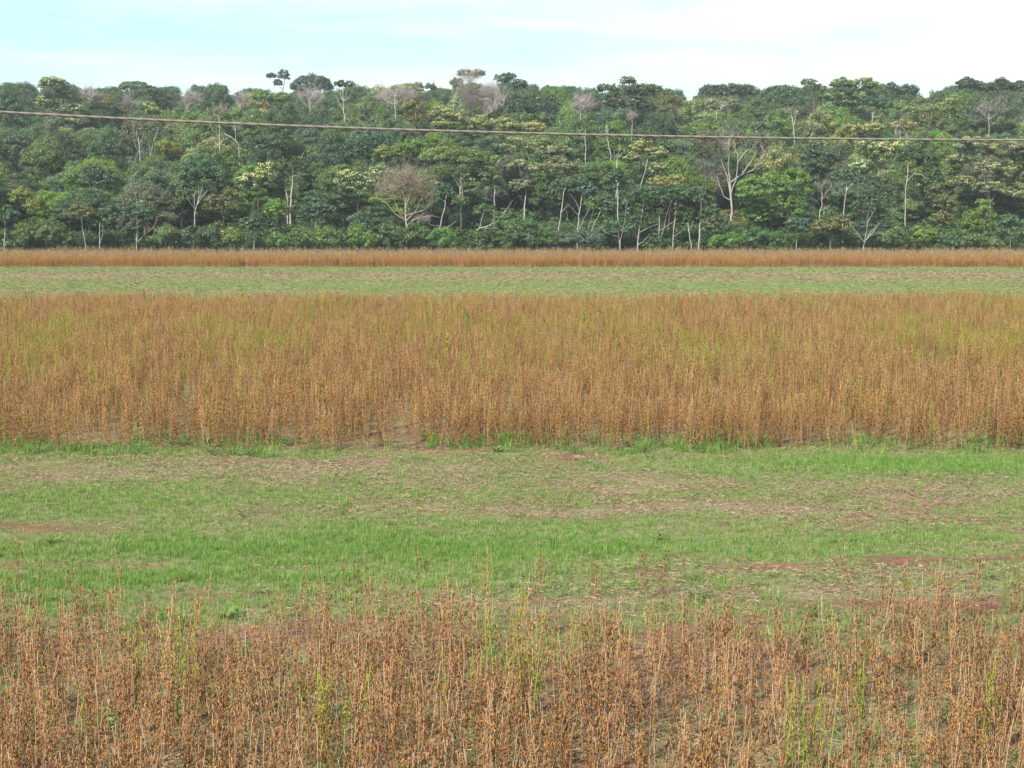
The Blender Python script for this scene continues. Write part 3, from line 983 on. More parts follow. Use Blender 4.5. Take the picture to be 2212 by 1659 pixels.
# --- forest edge, left to right ---
hero('small umbrella-crowned sapling on a single white stem, leftmost of the forest edge', 114, [E(-14, 40, 440, 495)], 'blue', 'palm', [(10, 533), (11, 470)], tr=3, bark='white', ref='leftmost white-stemmed sapling')
hero('yellow-lime leafy tree low on the left, brightest of the left forest edge', 118, [E(18, 70, 405, 450), E(50, 104, 425, 470)], 'lime', 'round', ref='lime-green tree on the left')
hero('wide olive-green bush at the left field edge', 113.5, [E(28, 90, 478, 540), E(75, 142, 470, 540), E(110, 165, 500, 540)], 'fresh', 'fine', name='shrub', cat='shrub', ref='wide olive bush at the left')
hero('small tree with mustard-tinged crown on a thin leaning stem', 114, [E(146, 206, 438, 490)], 'olive', 'dome', [(186, 533), (179, 500), (176, 465)], tr=2.6, bark='grey', ref='mustard-topped small tree')
hero('umbrella sapling on two thin pale stems beside the mustard-topped tree', 114, [E(186, 222, 455, 500), E(210, 258, 440, 505)], 'blue', 'palm', [(215, 533), (217, 480)], [[(224, 533), (224, 500), (226, 470)]], tr=2.8, bark='white')
hero('flat umbrella-crowned tree on close twin white stems at the left edge', 114, [E(258, 318, 440, 485), E(290, 345, 438, 490), E(280, 312, 470, 505)], 'blue', 'palm', [(296, 533), (294, 490), (296, 460)], [[(301, 533), (303, 500), (302, 465)], [(322, 525), (333, 490), (340, 465)]], tr=3, bark='white', ref='twin-stemmed umbrella tree')
hero('low dark bush below the white-trunked umbrella tree', 113.5, [E(392, 438, 488, 540), E(420, 474, 492, 540)], 'dark', 'round', name='shrub', cat='shrub')
hero('dense green bush between the twin-stemmed umbrella tree and the white trunk', 114, [E(325, 400, 488, 540)], 'fresh', 'round', name='shrub', cat='shrub')
hero('umbrella tree with white trunk splitting into slim limbs under a grey-green crown', 119, [E(378, 440, 360, 425), E(415, 488, 350, 425), E(392, 462, 335, 390), E(378, 420, 400, 430)], 'blue', 'round', [(420, 480), (421, 458), (425, 445)],
     [[(421, 455), (408, 430), (405, 405)], [(423, 450), (420, 425), (421, 410)], [(424, 448), (430, 420), (428, 400)], [(425, 446), (436, 425), (452, 410)], [(425, 446), (431, 425), (438, 400)], [(410, 432), (400, 405), (396, 392)]], tr=5.5, bark='white', ref='white-trunked umbrella tree')
hero('yellow-green shrub with bright leaf tips at the field edge left of centre', 113.5, [E(476, 528, 492, 540)], 'lime', 'round', name='shrub', cat='shrub')
hero('olive-gold leafy tree right of the white-trunked umbrella tree', 119, [E(440, 485, 418, 465), E(470, 522, 405, 462)], 'olive', 'round', ref='olive-gold tree')
hero('thin pale-stemmed sapling right of the bright-tipped shrub', 114.5, [E(512, 556, 468, 510)], 'blue', 'palm', [(532, 533), (532, 495)], tr=2.4, bark='white')
hero('slender dark sapling with a spotted pale stem near the field edge', 114.5, [E(540, 582, 465, 512)], 'dark', 'palm', [(549, 533), (550, 490)], tr=2.6, bark='white')
hero('rounded bright green bushy tree at the edge, left of the tall white pole trunk', 117, [E(568, 626, 430, 492)], 'bright', 'dome', ref='rounded bright bushy tree')
hero('glossy bright green shrub at the field edge, below the tall pole trunk', 113.5, [E(572, 630, 506, 542)], 'bright', 'round', name='shrub', cat='shrub')
hero('long low mid-green bush left of the brown bare tree', 113.5, [E(618, 680, 492, 542), E(665, 738, 490, 542)], 'fresh', 'fine', name='shrub', cat='shrub')
hero('tall straight white pole trunk with a fine dark crown and one raised bare limb', 121, [E(585, 630, 345, 385), E(622, 672, 335, 392)], 'dark', 'fine', [(626, 472), (629, 420), (632, 385), (634, 355)],
     [[(633, 382), (645, 375), (655, 372)], [(634, 360), (650, 345), (658, 330)]], tr=6, bark='white', ref='tall white pole trunk', dens=0.7)
hero('leaning brown trunk with few side limbs, just left of the white pole trunk', 122, [E(594, 622, 372, 395)], 'grey', 'fine', [(621, 432), (617, 400), (610, 380), (604, 350)], [[(615, 393), (600, 380), (590, 372)]], tr=5, bark='grey', dens=0.4)
hero('pale blue-green tree with a three-way fork, standing behind the long low bush', 116, [E(640, 690, 440, 490), E(668, 724, 430, 480), E(655, 705, 412, 450)], 'blue', 'palm', [(681, 492), (683, 480)], [[(682, 488), (687, 460), (690, 435)], [(681, 486), (672, 470), (667, 462)], [(683, 488), (696, 480), (702, 476)]], tr=4, bark='white', ref='pale three-forked tree')
hero('blue-green broad-leaved shrubby tree left of the brown bare tree', 115.5, [E(752, 826, 455, 500)], 'blue', 'palm', ref='blue-green broad-leaved shrub')
hero('yellow-green shrub in front of the blue-green broad-leaved one', 113.5, [E(750, 790, 485, 542), E(775, 818, 498, 542)], 'bright', 'round', name='shrub', cat='shrub')
hero('bare brown tree with round twiggy crown and spreading grey limbs', 117, [E(802, 948, 358, 450)], 'olive', 'fine', [(878, 484), (877, 470), (876, 440), (874, 400)],
     [[(877, 480), (862, 455), (852, 425), (845, 400)], [(876, 482), (855, 462), (838, 440), (815, 425)], [(878, 482), (892, 465), (908, 440), (915, 425)], [(876, 445), (890, 415), (905, 395)], [(875, 430), (866, 400), (862, 375)], [(892, 466), (915, 455), (935, 440)], [(877, 440), (884, 400), (890, 375)], [(852, 430), (832, 410), (818, 395)]], tr=6.5, bark='grey', twigs=420, twm=M_TWIGB, dens=0.03, ref='bare brown tree', name='bare_tree', leaf=0.10)
hero('tangle of fallen grey branches right of the bare brown tree foot', 116.5, [E(890, 940, 462, 482)], 'olive', 'fine', [(880, 485), (900, 470), (930, 478)], [[(900, 472), (930, 465), (952, 470)], [(905, 475), (935, 488), (955, 486)]], tr=3, bark='grey', twigs=60, leafless=True, name='dead_branches', cat='dead tree')
hero('dark dense bush right under the bare brown tree', 113.8, [E(812, 880, 482, 542), E(860, 932, 480, 542)], 'mid', 'fine', name='shrub', cat='shrub', ref='dark bush under the bare tree')
hero('fresh green bush right of the dark one below the bare tree', 113.6, [E(925, 985, 492, 542)], 'bright', 'round', name='shrub', cat='shrub')
hero('thin white leaning trunk right of the bare brown tree', 115.5, [E(938, 985, 395, 440)], 'blue', 'palm', [(948, 505), (955, 470), (962, 435), (966, 415)], [[(950, 500), (970, 490), (985, 478)], [(962, 440), (950, 430), (945, 424)]], tr=3.6, bark='white', ref='thin white leaning trunk', dens=0.8)
hero('large layered green tree on a straight brown trunk at the centre', 118, [E(905, 990, 320, 365), E(960, 1060, 320, 370), E(930, 1000, 375, 420), E(985, 1090, 370, 420), E(1010, 1080, 330, 400), E(975, 1020, 420, 452)], 'fresh', 'flat', [(997, 525), (996, 470), (994, 425), (996, 380)], tr=7, bark='grey', ref='large layered central tree', pale=0.10)
hero('spreading lower tree with a long pale fallen limb at the centre edge', 116, [E(1020, 1075, 440, 475), E(1060, 1120, 450, 500), E(1040, 1115, 488, 530)], 'mid', 'flat', [(1030, 495), (1055, 488), (1075, 478), (1092, 455)], [[(1033, 490), (1042, 465), (1048, 452)], [(1088, 462), (1100, 445), (1108, 432)]], tr=4, bark='grey')
hero('dense green bush in front of the large central tree', 113.6, [E(1090, 1165, 468, 540), E(1150, 1210, 490, 540)], 'mid', 'round', name='shrub', cat='shrub')
hero('slim white-spotted trunk leaning right, left of the forked pale stems', 115, [E(1180, 1235, 385, 430)], 'blue', 'palm', [(1204, 508), (1210, 470), (1218, 420), (1222, 405)], [[(1213, 455), (1225, 445), (1232, 440)]], tr=3.6, bark='white', ref='slim white-spotted trunk')
hero('pale tree forking low into several grey stems, centre right edge', 115, [E(1215, 1280, 378, 425), E(1240, 1300, 395, 440)], 'blue', 'palm', [(1247, 506), (1250, 470), (1256, 430), (1258, 415)],
     [[(1249, 470), (1235, 450), (1222, 438)], [(1238, 500), (1228, 480), (1222, 455)], [(1252, 455), (1243, 435), (1230, 418)], [(1252, 505), (1262, 470), (1276, 440)]], tr=4, bark='white', ref='low-forking pale tree')
hero('two thin curved saplings right of the low-forking pale tree', 114.5, [E(1262, 1318, 420, 470)], 'fresh', 'round', [(1270, 525), (1280, 490), (1298, 455)], [[(1264, 515), (1272, 485), (1280, 465)]], tr=2.4, bark='white')
hero('low blue-green bush at the field edge, centre right', 113.5, [E(1180, 1250, 500, 542), E(1235, 1310, 495, 542)], 'blue', 'round', name='shrub', cat='shrub')
hero('tallest pale umbrella tree of the stand, on two close white stems', 114.2, [E(1300, 1365, 372, 425), E(1288, 1340, 420, 480), E(1330, 1375, 430, 490), E(1320, 1350, 360, 395), E(1290, 1375, 470, 520)], 'blue', 'palm', [(1339, 533), (1336, 490), (1334, 440), (1336, 395)], [[(1344, 533), (1346, 490), (1352, 435)], [(1338, 515), (1320, 508), (1308, 500)], [(1346, 500), (1362, 490), (1375, 482)]], tr=4.2, bark='white', ref='twin-stemmed pale umbrella tree', dens=0.75)
hero('white-stemmed umbrella tree with a crossing low branch, second of the pale stand', 114.2, [E(1358, 1425, 400, 450), E(1365, 1412, 445, 500)], 'blue', 'palm', [(1377, 533), (1382, 490), (1388, 455), (1392, 430)], [[(1379, 528), (1392, 518), (1402, 505)], [(1380, 500), (1400, 492), (1420, 485)], [(1383, 520), (1376, 512), (1370, 505)]], tr=3.8, bark='white', dens=0.75)
hero('pair of white stems with a long diagonal bough, in the middle of the pale stand', 114.2, [E(1402, 1458, 405, 460), E(1430, 1475, 430, 480)], 'blue', 'palm', [(1424, 533), (1424, 490), (1426, 450)], [[(1428, 533), (1432, 500), (1442, 455), (1450, 430)], [(1433, 498), (1450, 482), (1465, 472)], [(1440, 462), (1436, 450), (1432, 440)]], tr=3.6, bark='white', dens=0.75, ref='white stems with a diagonal bough')
hero('single thin white stem just right of the diagonal bough', 114.2, [E(1440, 1480, 400, 440)], 'blue', 'palm', [(1453, 533), (1456, 490), (1460, 455), (1461, 430)], [[(1455, 510), (1465, 505), (1472, 500)]], tr=3, bark='white', dens=0.7)
hero('short crooked pale stem between two umbrella trees of the pale stand', 114.2, [E(1472, 1500, 455, 490)], 'blue', 'palm', [(1494, 533), (1489, 510), (1486, 480), (1480, 468)], [[(1488, 500), (1495, 485), (1497, 475)]], tr=2.8, bark='white', dens=0.6)
hero('rightmost umbrella tree of the pale stand, tall white stem with one short branch', 114.2, [E(1472, 1530, 400, 450), E(1505, 1560, 440, 490), E(1540, 1580, 470, 515)], 'blue', 'palm', [(1508, 533), (1513, 480), (1516, 440), (1519, 420)], [[(1512, 500), (1525, 490), (1535, 482)]], tr=4, bark='white', ref='rightmost pale umbrella tree', dens=0.85)
hero('fresh green shrub at the foot of the rightmost umbrella tree', 113.5, [E(1530, 1600, 505, 542)], 'bright', 'round', name='shrub', cat='shrub')
hero('large vine-draped green mound of a tree right of the wide-branched one', 119, [E(1590, 1650, 380, 470), E(1625, 1700, 372, 460), E(1680, 1752, 365, 470), E(1650, 1735, 420, 500), E(1600, 1670, 440, 505)], 'bright', 'dome', ref='vine-draped green mound')
hero('dark green bush below the vine-draped mound', 113.6, [E(1600, 1660, 490, 542), E(1640, 1700, 498, 542)], 'mid', 'round', name='shrub', cat='shrub')
hero('small blue-green tree on a thin straight stem below the vine-draped mound', 114, [E(1692, 1752, 468, 512)], 'blue', 'palm', [(1721, 533), (1723, 490)], tr=2.4, bark='white', ref='small blue-green stemmed tree')
hero('golden-olive shrub left of the low white forked tree', 115, [E(1752, 1800, 470, 520), E(1785, 1840, 462, 515)], 'olive', 'flat', name='shrub', cat='shrub')
hero('low white tree forking into three limbs right at the field edge', 114, [E(1832, 1880, 430, 480), E(1865, 1915, 420, 470), E(1850, 1900, 398, 440), E(1885, 1930, 450, 495)], 'blue', 'palm', [(1867, 533), (1868, 520)],
     [[(1867, 522), (1855, 508), (1840, 490), (1832, 475)], [(1868, 520), (1870, 480), (1871, 450), (1872, 425)], [(1868, 520), (1882, 505), (1895, 482)], [(1870, 515), (1885, 495), (1890, 485)], [(1870, 475), (1878, 462), (1885, 452)]], tr=5, bark='white', ref='low white three-limbed tree', dens=0.6)
hero('slender dark tree with grey stem right of the low white forked tree', 116, [E(1895, 1950, 400, 470)], 'dark', 'fine', [(1912, 505), (1913, 470), (1914, 430)], tr=3, bark='grey', dens=0.6)
hero('fresh green shrub right of the low white tree', 113.6, [E(1900, 1965, 490, 542)], 'fresh', 'round', name='shrub', cat='shrub')
hero('yellowish shrub near the right field edge', 113.7, [E(1965, 2022, 485, 540)], 'lime', 'flat', name='shrub', cat='shrub')
hero('broad-leaved bluish shrub near the right field edge', 113.7, [E(2015, 2072, 500, 542)], 'blue', 'palm', name='shrub', cat='shrub')
hero('bright green feathery tree low on the right', 116, [E(2070, 2115, 455, 525), E(2095, 2152, 432, 515)], 'bright', 'fine', ref='bright feathery tree at the right')
hero('umbrella sapling with yellowing leaves on a thin white stem, rightmost of the edge', 114, [E(2150, 2215, 462, 512)], 'blue', 'palm', [(2183, 533), (2184, 485)], tr=2.8, bark='white', ref='rightmost umbrella sapling')
hero('low bush between the bright feathery tree and the rightmost sapling', 113.5, [E(2070, 2130, 505, 542), E(2120, 2170, 512, 542)], 'fresh', 'round', name='shrub', cat='shrub')

# --- second layer ---
hero('big-leaved bluish tree with an inner pale stem in the left forest', 128, [E(176, 222, 352, 400), E(200, 246, 370, 412)], 'blue', 'palm', [(200, 410), (204, 375)], tr=2.6, bark='white', ref='big-leaved bluish tree')
hero('broad dark rounded crown left of the two forked white trunks', 140, [E(196, 250, 302, 350), E(235, 294, 298, 350)], 'dark', 'round', ref='broad dark crown on the left')
hero('forked white dead trunk standing left of its bent twin', 146, [E(285, 318, 268, 290)], 'grey', 'fine', [(303, 340), (301, 315), (299, 295)], [[(301, 318), (309, 300), (314, 285)], [(300, 315), (296, 295), (298, 275)], [(298, 330), (293, 315), (291, 300)]], tr=4, bark='white', dens=0.35, ref='forked white dead trunk', name='dead_tree', cat='dead tree')
hero('bent white dead trunk leaning right in the left forest', 147, [E(322, 348, 262, 280)], 'grey', 'fine', [(325, 332), (332, 312), (338, 295), (341, 272)], [[(327, 325), (325, 310), (323, 300)]], tr=4, bark='white', dens=0.35, ref='bent white dead trunk', name='dead_tree', cat='dead tree')
hero('golden-green rounded tree right of the bent white trunk', 139, [E(334, 384, 300, 352)], 'lime', 'round', ref='golden-green rounded tree')
hero('bare many-limbed dead tree crossing the power line, left of centre', 150, [E(452, 505, 222, 262)], 'grey', 'fine', [(475, 322), (474, 290), (473, 262), (472, 245)],
     [[(473, 265), (466, 245), (469, 230)], [(473, 258), (482, 245), (489, 230)], [(474, 290), (460, 278), (452, 262), (453, 235)], [(475, 318), (482, 305), (483, 295)], [(473, 262), (478, 248), (480, 228)]], tr=4.5, bark='white', twigs=60, dens=0.12, ref='many-limbed dead tree', name='dead_tree', cat='dead tree')
hero('leaning pale dead limb forking upwards, right of the many-limbed dead tree', 149, [E(495, 520, 262, 275)], 'grey', 'fine', [(518, 318), (505, 300), (492, 292), (484, 288)], [[(505, 300), (510, 280), (509, 265)]], tr=4, bark='grey', twigs=25, leafless=True, ref='leaning pale dead limb', name='dead_tree', cat='dead tree')
hero('large dark spreading tree with deep shade under its canopy, left of centre', 141, [E(520, 580, 292, 335), E(560, 622, 288, 335)], 'dark', 'flat', [(578, 360), (577, 330)], [[(577, 335), (585, 325), (592, 318)]], tr=3, bark='grey', ref='large dark spreading tree')
hero('vine-hung tree topped with a white flowering spray, left of centre', 125, [E(510, 560, 375, 430), E(548, 606, 352, 415)], 'fresh', 'round', pale=0.42, blossom=True, ref='white-flowered vine tree')
hero('leafy tree topped with a band of cream flowers, left of the bare brown tree', 122, [E(722, 780, 366, 440), E(765, 820, 372, 445)], 'mid', 'round', pale=0.30, blossom=True, ref='cream-flowered tree')
hero('cream-flowered low crown between the flower-banded tree and the bright green crowns', 126, [E(795, 842, 358, 392)], 'fresh', 'round', pale=0.4, blossom=True)
hero('brightest grass-green dense crown above the bare brown tree', 139, [E(868, 930, 302, 345)], 'bright', 'dome', ref='brightest green dense crown')
hero('yellowish-green leafy crown left of the brightest dense crown', 138, [E(806, 850, 312, 362), E(840, 880, 306, 352)], 'lime', 'round')
hero('dark grey-green rounded tree above the cream-flowered tree', 136, [E(732, 772, 302, 358), E(762, 808, 298, 355)], 'dark', 'fine', ref='dark grey-green rounded tree')
hero('fork of bare white limbs in a gap of the central trees', 128, [E(1050, 1100, 310, 345)], 'dark', 'round', [(1068, 375), (1069, 360), (1075, 350)], [[(1068, 372), (1062, 358), (1058, 350)], [(1072, 355), (1085, 342), (1095, 335)]], tr=4.5, bark='white', ref='bare white fork at the centre')
hero('huge central tree with many cream-tipped clumps over dark gaps', 125, [E(1078, 1150, 300, 340), E(1130, 1195, 300, 345), E(1175, 1240, 310, 350), E(1095, 1170, 345, 385), E(1170, 1255, 340, 385), E(1100, 1160, 385, 425), E(1205, 1262, 370, 410)], 'grey', 'flat', [(1132, 480), (1134, 430), (1138, 370)], [[(1133, 400), (1125, 375), (1118, 350)], [(1134, 395), (1145, 370), (1147, 355)]], tr=5, bark='grey', pale=0.45, ref='huge cream-tipped central tree')
hero('pale gold-tipped rounded crown on a grey forked trunk, centre right', 122, [E(1362, 1412, 302, 345), E(1395, 1445, 318, 352), E(1348, 1385, 330, 360), E(1402, 1448, 352, 385)], 'olive', 'flat', [(1381, 405), (1390, 380), (1394, 365), (1398, 345)], [[(1394, 365), (1390, 355), (1388, 350)]], tr=4, bark='grey', pale=0.65, ref='gold-tipped crown on a forked trunk')
hero('pale-tipped lower crown right below the gold-tipped one', 119, [E(1400, 1440, 382, 412), E(1435, 1480, 378, 415)], 'olive', 'flat', pale=0.6)
hero('broken white V-shaped dead trunk left of the gold-tipped crown', 131, [E(1326, 1345, 318, 325)], 'grey', 'fine', [(1331, 352), (1333, 342)], [[(1331, 350), (1326, 338), (1325, 322)], [(1332, 348), (1336, 332), (1338, 308), (1336, 300)], [(1336, 332), (1345, 330), (1350, 326)]], tr=5, bark='white', leafless=True, ref='V-shaped dead trunk', name='dead_tree', cat='dead tree')
hero('bent bare white snag below the power line at centre right', 140, [E(1306, 1318, 275, 285)], 'grey', 'fine', [(1319, 322), (1313, 305), (1312, 285), (1310, 270)], tr=4, bark='white', leafless=True, ref='bent white snag', name='dead_tree', cat='dead tree')
hero('two broken bare stubs crossing the power line, right of the cream-tipped trees', 141, [E(1245, 1266, 275, 285)], 'grey', 'fine', [(1264, 318), (1264, 302), (1264, 281)], [[(1263, 304), (1255, 290), (1246, 275)]], tr=3.6, bark='white', leafless=True, name='dead_tree', cat='dead tree')
hero('great wide-branched tree with open twiggy crown and many exposed pinkish limbs', 121, [E(1488, 1560, 282, 345), E(1540, 1610, 272, 320), E(1600, 1665, 282, 345), E(1500, 1550, 330, 395)], 'grey', 'fine', [(1580, 455), (1579, 425), (1577, 395), (1575, 370)],
     [[(1578, 420), (1572, 380), (1560, 350), (1545, 325), (1538, 308)], [(1577, 400), (1574, 360), (1574, 330), (1570, 312)], [(1579, 420), (1590, 385), (1593, 350), (1586, 320)], [(1588, 390), (1605, 375), (1630, 365), (1655, 345), (1660, 330)], [(1592, 372), (1605, 345), (1622, 325), (1630, 308)], [(1593, 352), (1603, 335), (1615, 322)], [(1579, 440), (1562, 425), (1556, 405), (1548, 382)], [(1640, 360), (1650, 335), (1645, 318)], [(1612, 372), (1625, 345), (1632, 325)]], tr=8, bark='grey', twigs=45, dens=0.62, ref='great wide-branched tree')
hero('light green domed crown behind the great wide-branched tree', 128, [E(1492, 1560, 266, 300)], 'bright', 'dome')
hero('tree of round pale leaf-clumps beside the wide-branched tree', 133, [E(1620, 1662, 262, 300), E(1655, 1702, 260, 298)], 'blue', 'palm', pale=0.25, ref='tree of round pale leaf-clumps')
hero('thin brown half-bare tree in the shade right of the vine-draped mound', 118.5, [E(1752, 1800, 390, 425)], 'dark', 'fine', [(1769, 468), (1775, 445), (1777, 420)], [[(1776, 430), (1786, 412), (1794, 395)], [(1772, 460), (1785, 448), (1796, 440)], [(1777, 425), (1772, 405), (1766, 395)]], tr=3.4, bark='grey', twigs=40, dens=0.3)
hero('straight white trunk with a flat bluish crown left of the low forked tree', 118, [E(1795, 1850, 362, 402), E(1835, 1880, 372, 410)], 'blue', 'palm', [(1822, 465), (1825, 430), (1829, 395)], [[(1825, 425), (1810, 405), (1800, 392)], [(1828, 405), (1842, 395), (1850, 390)]], tr=4, bark='white', dens=0.8, ref='straight white trunk on the right')
hero('white-blossomed leafy tree on the right, largest patch of cream flowers', 124, [E(1880, 1930, 305, 360), E(1915, 1975, 302, 352), E(1845, 1895, 300, 345)], 'fresh', 'round', pale=0.42, blossom=True, ref='cream-blossomed tree on the right')
hero('small crown tufted with cream blossom left below the largest blossom patch', 121, [E(1832, 1875, 350, 388)], 'fresh', 'round', pale=0.55, blossom=True)
hero('dark fine-leaved domed tree on forked brown limbs, right side', 122, [E(1940, 1995, 310, 362), E(1980, 2030, 330, 372), E(2000, 2040, 365, 400)], 'dark', 'fine', [(1958, 398), (1960, 375), (1962, 358)], [[(1959, 390), (1975, 375), (1982, 360)], [(1978, 372), (1990, 378), (2000, 388)]], tr=4, bark='grey', ref='dark domed tree on brown limbs')
hero('olive crown stepping down in front of the dark gap on the right', 118, [E(2000, 2045, 395, 440), E(2015, 2068, 420, 460), E(2010, 2060, 455, 500)], 'olive', 'flat', ref='olive stepped crown')
hero('massive tree with broad pale-tipped tiers, tallest at the right side', 122, [E(2060, 2135, 298, 335), E(2130, 2225, 300, 345), E(2040, 2100, 332, 365), E(2095, 2165, 345, 390), E(2155, 2235, 345, 400), E(2050, 2110, 382, 410), E(2100, 2170, 390, 435), E(2175, 2235, 395, 440)], 'grey', 'flat', [(2140, 470), (2138, 435), (2130, 400)], [[(2139, 440), (2128, 420), (2122, 400)], [(2139, 440), (2148, 422), (2155, 408)], [(2125, 395), (2118, 370), (2112, 355)]], tr=7, bark='grey', pale=0.5, ref='massive pale-tiered tree')
hero('pale-shooted flat crown above the blossoms, left of its browner neighbour', 137, [E(1820, 1870, 268, 298), E(1860, 1912, 265, 296)], 'olive', 'flat', pale=0.6, ref='pale-shooted flat crown')
hero('brownish pale-topped crown on many thin bare limbs, right of the pale flat crown', 137, [E(1918, 1978, 260, 292)], 'olive', 'flat', [(1946, 320), (1946, 300), (1944, 280)], [[(1946, 312), (1935, 298), (1928, 285)], [(1946, 312), (1958, 300), (1966, 285)]], tr=3, bark='grey', pale=0.5, twigs=30)

# --- upper slope and skyline ---
hero('tall cream-tipped tree rising over the left skyline', 190, [E(85, 150, 168, 200), E(75, 120, 205, 245), E(115, 160, 190, 225), E(128, 186, 225, 250), E(115, 190, 250, 278)], 'mid', 'flat', pale=0.5, ref='cream-tipped tree on the left skyline')
hero('dark flat-topped tree with layered boughs on the left skyline', 215, [E(300, 350, 186, 212), E(330, 372, 195, 225)], 'dark', 'flat', ref='dark layered skyline tree on the left')
hero('rounded green crown on the skyline left of the dark layered tree', 235, [E(258, 320, 177, 205)], 'mid', 'dome')
hero('grey bare-crowned tree with a pale trunk in the upper left forest', 195, [E(168, 222, 186, 222)], 'grey', 'fine', [(193, 228), (194, 210), (195, 195)], [[(193, 222), (182, 205), (176, 198)], [(194, 218), (206, 205), (214, 198)]], tr=3, bark='white', twigs=110, leafless=True, ref='grey bare tree at the upper left', name='bare_tree')
hero('grey bare tree right of the first one in the upper left forest', 190, [E(255, 305, 205, 240)], 'grey', 'fine', [(282, 248), (281, 230), (280, 215)], tr=2.6, bark='grey', twigs=100, leafless=True, name='bare_tree')
hero('pale-tipped rounded crown above the forked white trunks', 172, [E(292, 345, 222, 258)], 'fresh', 'round', pale=0.4)
hero('grey twiggy bare crown on the upper slope above the white-trunked umbrella tree', 205, [E(388, 446, 192, 232)], 'grey', 'fine', [(405, 238), (405, 220), (404, 205)], [[(405, 232), (418, 212), (425, 200)]], tr=3, bark='white', twigs=160, leafless=True, ref='grey twiggy crown on the upper slope', name='bare_tree')
hero('reddish-grey bare crown right of the grey twiggy one', 206, [E(505, 548, 196, 232)], 'grey', 'fine', [(517, 238), (520, 215)], tr=3, bark='white', twigs=130, leafless=True, name='bare_tree')
hero('feathery dark tree standing alone above the skyline left of the dome', 240, [E(600, 626, 149, 180), E(575, 598, 158, 172), E(590, 612, 172, 190)], 'dark', 'fine', [(612, 200), (613, 180), (614, 160)], [[(612, 190), (597, 178), (584, 163)]], tr=3.5, bark='brown', ref='feathery tree above the skyline', dens=0.55)
hero('smooth dark dome-shaped tree on the skyline', 235, [E(632, 716, 164, 216)], 'dark', 'dome', ref='dark dome-shaped skyline tree')
hero('broad hazy grey leafless crown below the dome-shaped tree', 215, [E(630, 705, 184, 232)], 'grey', 'fine', [(670, 240), (668, 215)], tr=3, bark='grey', twigs=240, leafless=True, name='bare_tree')
hero('bright green low crown on the upper slope left of the dome', 205, [E(545, 595, 198, 226), E(580, 632, 200, 228)], 'bright', 'round', ref='bright green upper crown')
hero('dead white tree with upswept limbs under a small dark flat cap', 175, [E(720, 766, 174, 192)], 'dark', 'flat', [(745, 267), (743, 240), (741, 215), (741, 185)],
     [[(743, 235), (732, 222), (724, 205)], [(742, 225), (755, 212), (762, 195)], [(742, 222), (735, 205), (732, 188)], [(742, 215), (750, 200), (752, 185)], [(744, 250), (750, 242), (753, 232)]], tr=4.5, bark='white', dens=0.8, ref='dead white tree with dark cap')
hero('grey bare tree with leaning pale trunk, right of the dead white one', 180, [E(806, 862, 188, 225), E(850, 905, 188, 222)], 'grey', 'fine', [(854, 258), (853, 230), (854, 210), (858, 192)], [[(853, 232), (840, 222), (828, 212)], [(876, 225), (882, 208), (892, 195)]], tr=3.6, bark='white', twigs=120, leafless=True, ref='grey bare tree with leaning trunk', name='bare_tree')
hero('olive crown on the skyline right of the leaning grey bare tree', 215, [E(862, 916, 178, 205)], 'olive', 'flat', pale=0.3)
hero('small dark spike of a tree on the skyline left of centre', 240, [E(920, 942, 178, 200)], 'dark', 'round', dens=0.8)
hero('tall half-bare tree with sparse yellowed tufts highest on the skyline', 200, [E(988, 1020, 150, 170), E(1020, 1048, 150, 168), E(972, 1000, 168, 190)], 'olive', 'flat', [(980, 222), (984, 195), (995, 175)], [[(983, 205), (1000, 180), (1015, 160)], [(984, 200), (1005, 185), (1035, 160)], [(983, 210), (976, 190), (976, 175)]], tr=3, bark='grey', pale=0.25, twigs=60, dens=0.55, ref='half-bare tree highest on the skyline')
hero('wide grey leafless crown in front of the skyline at centre', 188, [E(985, 1045, 180, 240), E(1035, 1098, 165, 245)], 'grey', 'fine', [(1020, 250), (1020, 225), (1020, 205)], [[(1072, 250), (1080, 235), (1088, 222)], [(1020, 220), (1035, 200), (1045, 185)]], tr=2.6, bark='grey', twigs=190, leafless=True, ref='wide grey leafless crown', name='bare_tree')
hero('dark ragged crown on the skyline right of the half-bare tree', 215, [E(1066, 1118, 158, 185), E(1105, 1140, 172, 198)], 'dark', 'flat', dens=0.8)
hero('cream-gold rounded crown on the power line, left of the huge central tree', 158, [E(930, 985, 228, 268), E(970, 1022, 240, 285), E(930, 975, 255, 285)], 'olive', 'flat', pale=0.75, ref='cream-gold crown on the power line')
hero('long pale-tipped ridge of foliage along the power line at centre', 150, [E(1010, 1075, 252, 292), E(1060, 1125, 256, 296), E(1110, 1180, 262, 300)], 'olive', 'flat', pale=0.6, ref='long pale-tipped crown at centre')
hero('dark green rounded mass right of the wide grey leafless crown', 175, [E(1092, 1150, 205, 258), E(1140, 1210, 208, 262)], 'dark', 'round', ref='dark rounded mass')
hero('grey bare tree with pale twigs on the upper slope, right of the dark mass', 172, [E(1225, 1285, 202, 255)], 'grey', 'fine', [(1254, 262), (1255, 240), (1255, 220)], [[(1254, 245), (1244, 228), (1238, 215)], [(1255, 242), (1266, 225), (1274, 212)]], tr=3, bark='white', twigs=170, leafless=True, name='bare_tree', ref='pale-twigged bare tree')
hero('dark tree with stacked flat boughs standing above the skyline right of centre', 180, [E(1338, 1375, 165, 190), E(1290, 1340, 180, 205), E(1345, 1415, 182, 215), E(1300, 1355, 205, 240), E(1355, 1400, 210, 245), E(1390, 1430, 182, 205)], 'dark', 'flat', pale=0.22, ref='stacked-bough skyline tree')
hero('wispy brown bare tree below the stacked-bough tree', 160, [E(1348, 1380, 238, 262)], 'grey', 'fine', [(1366, 275), (1364, 260), (1362, 248)], tr=2.4, bark='grey', twigs=80, leafless=True, name='bare_tree')
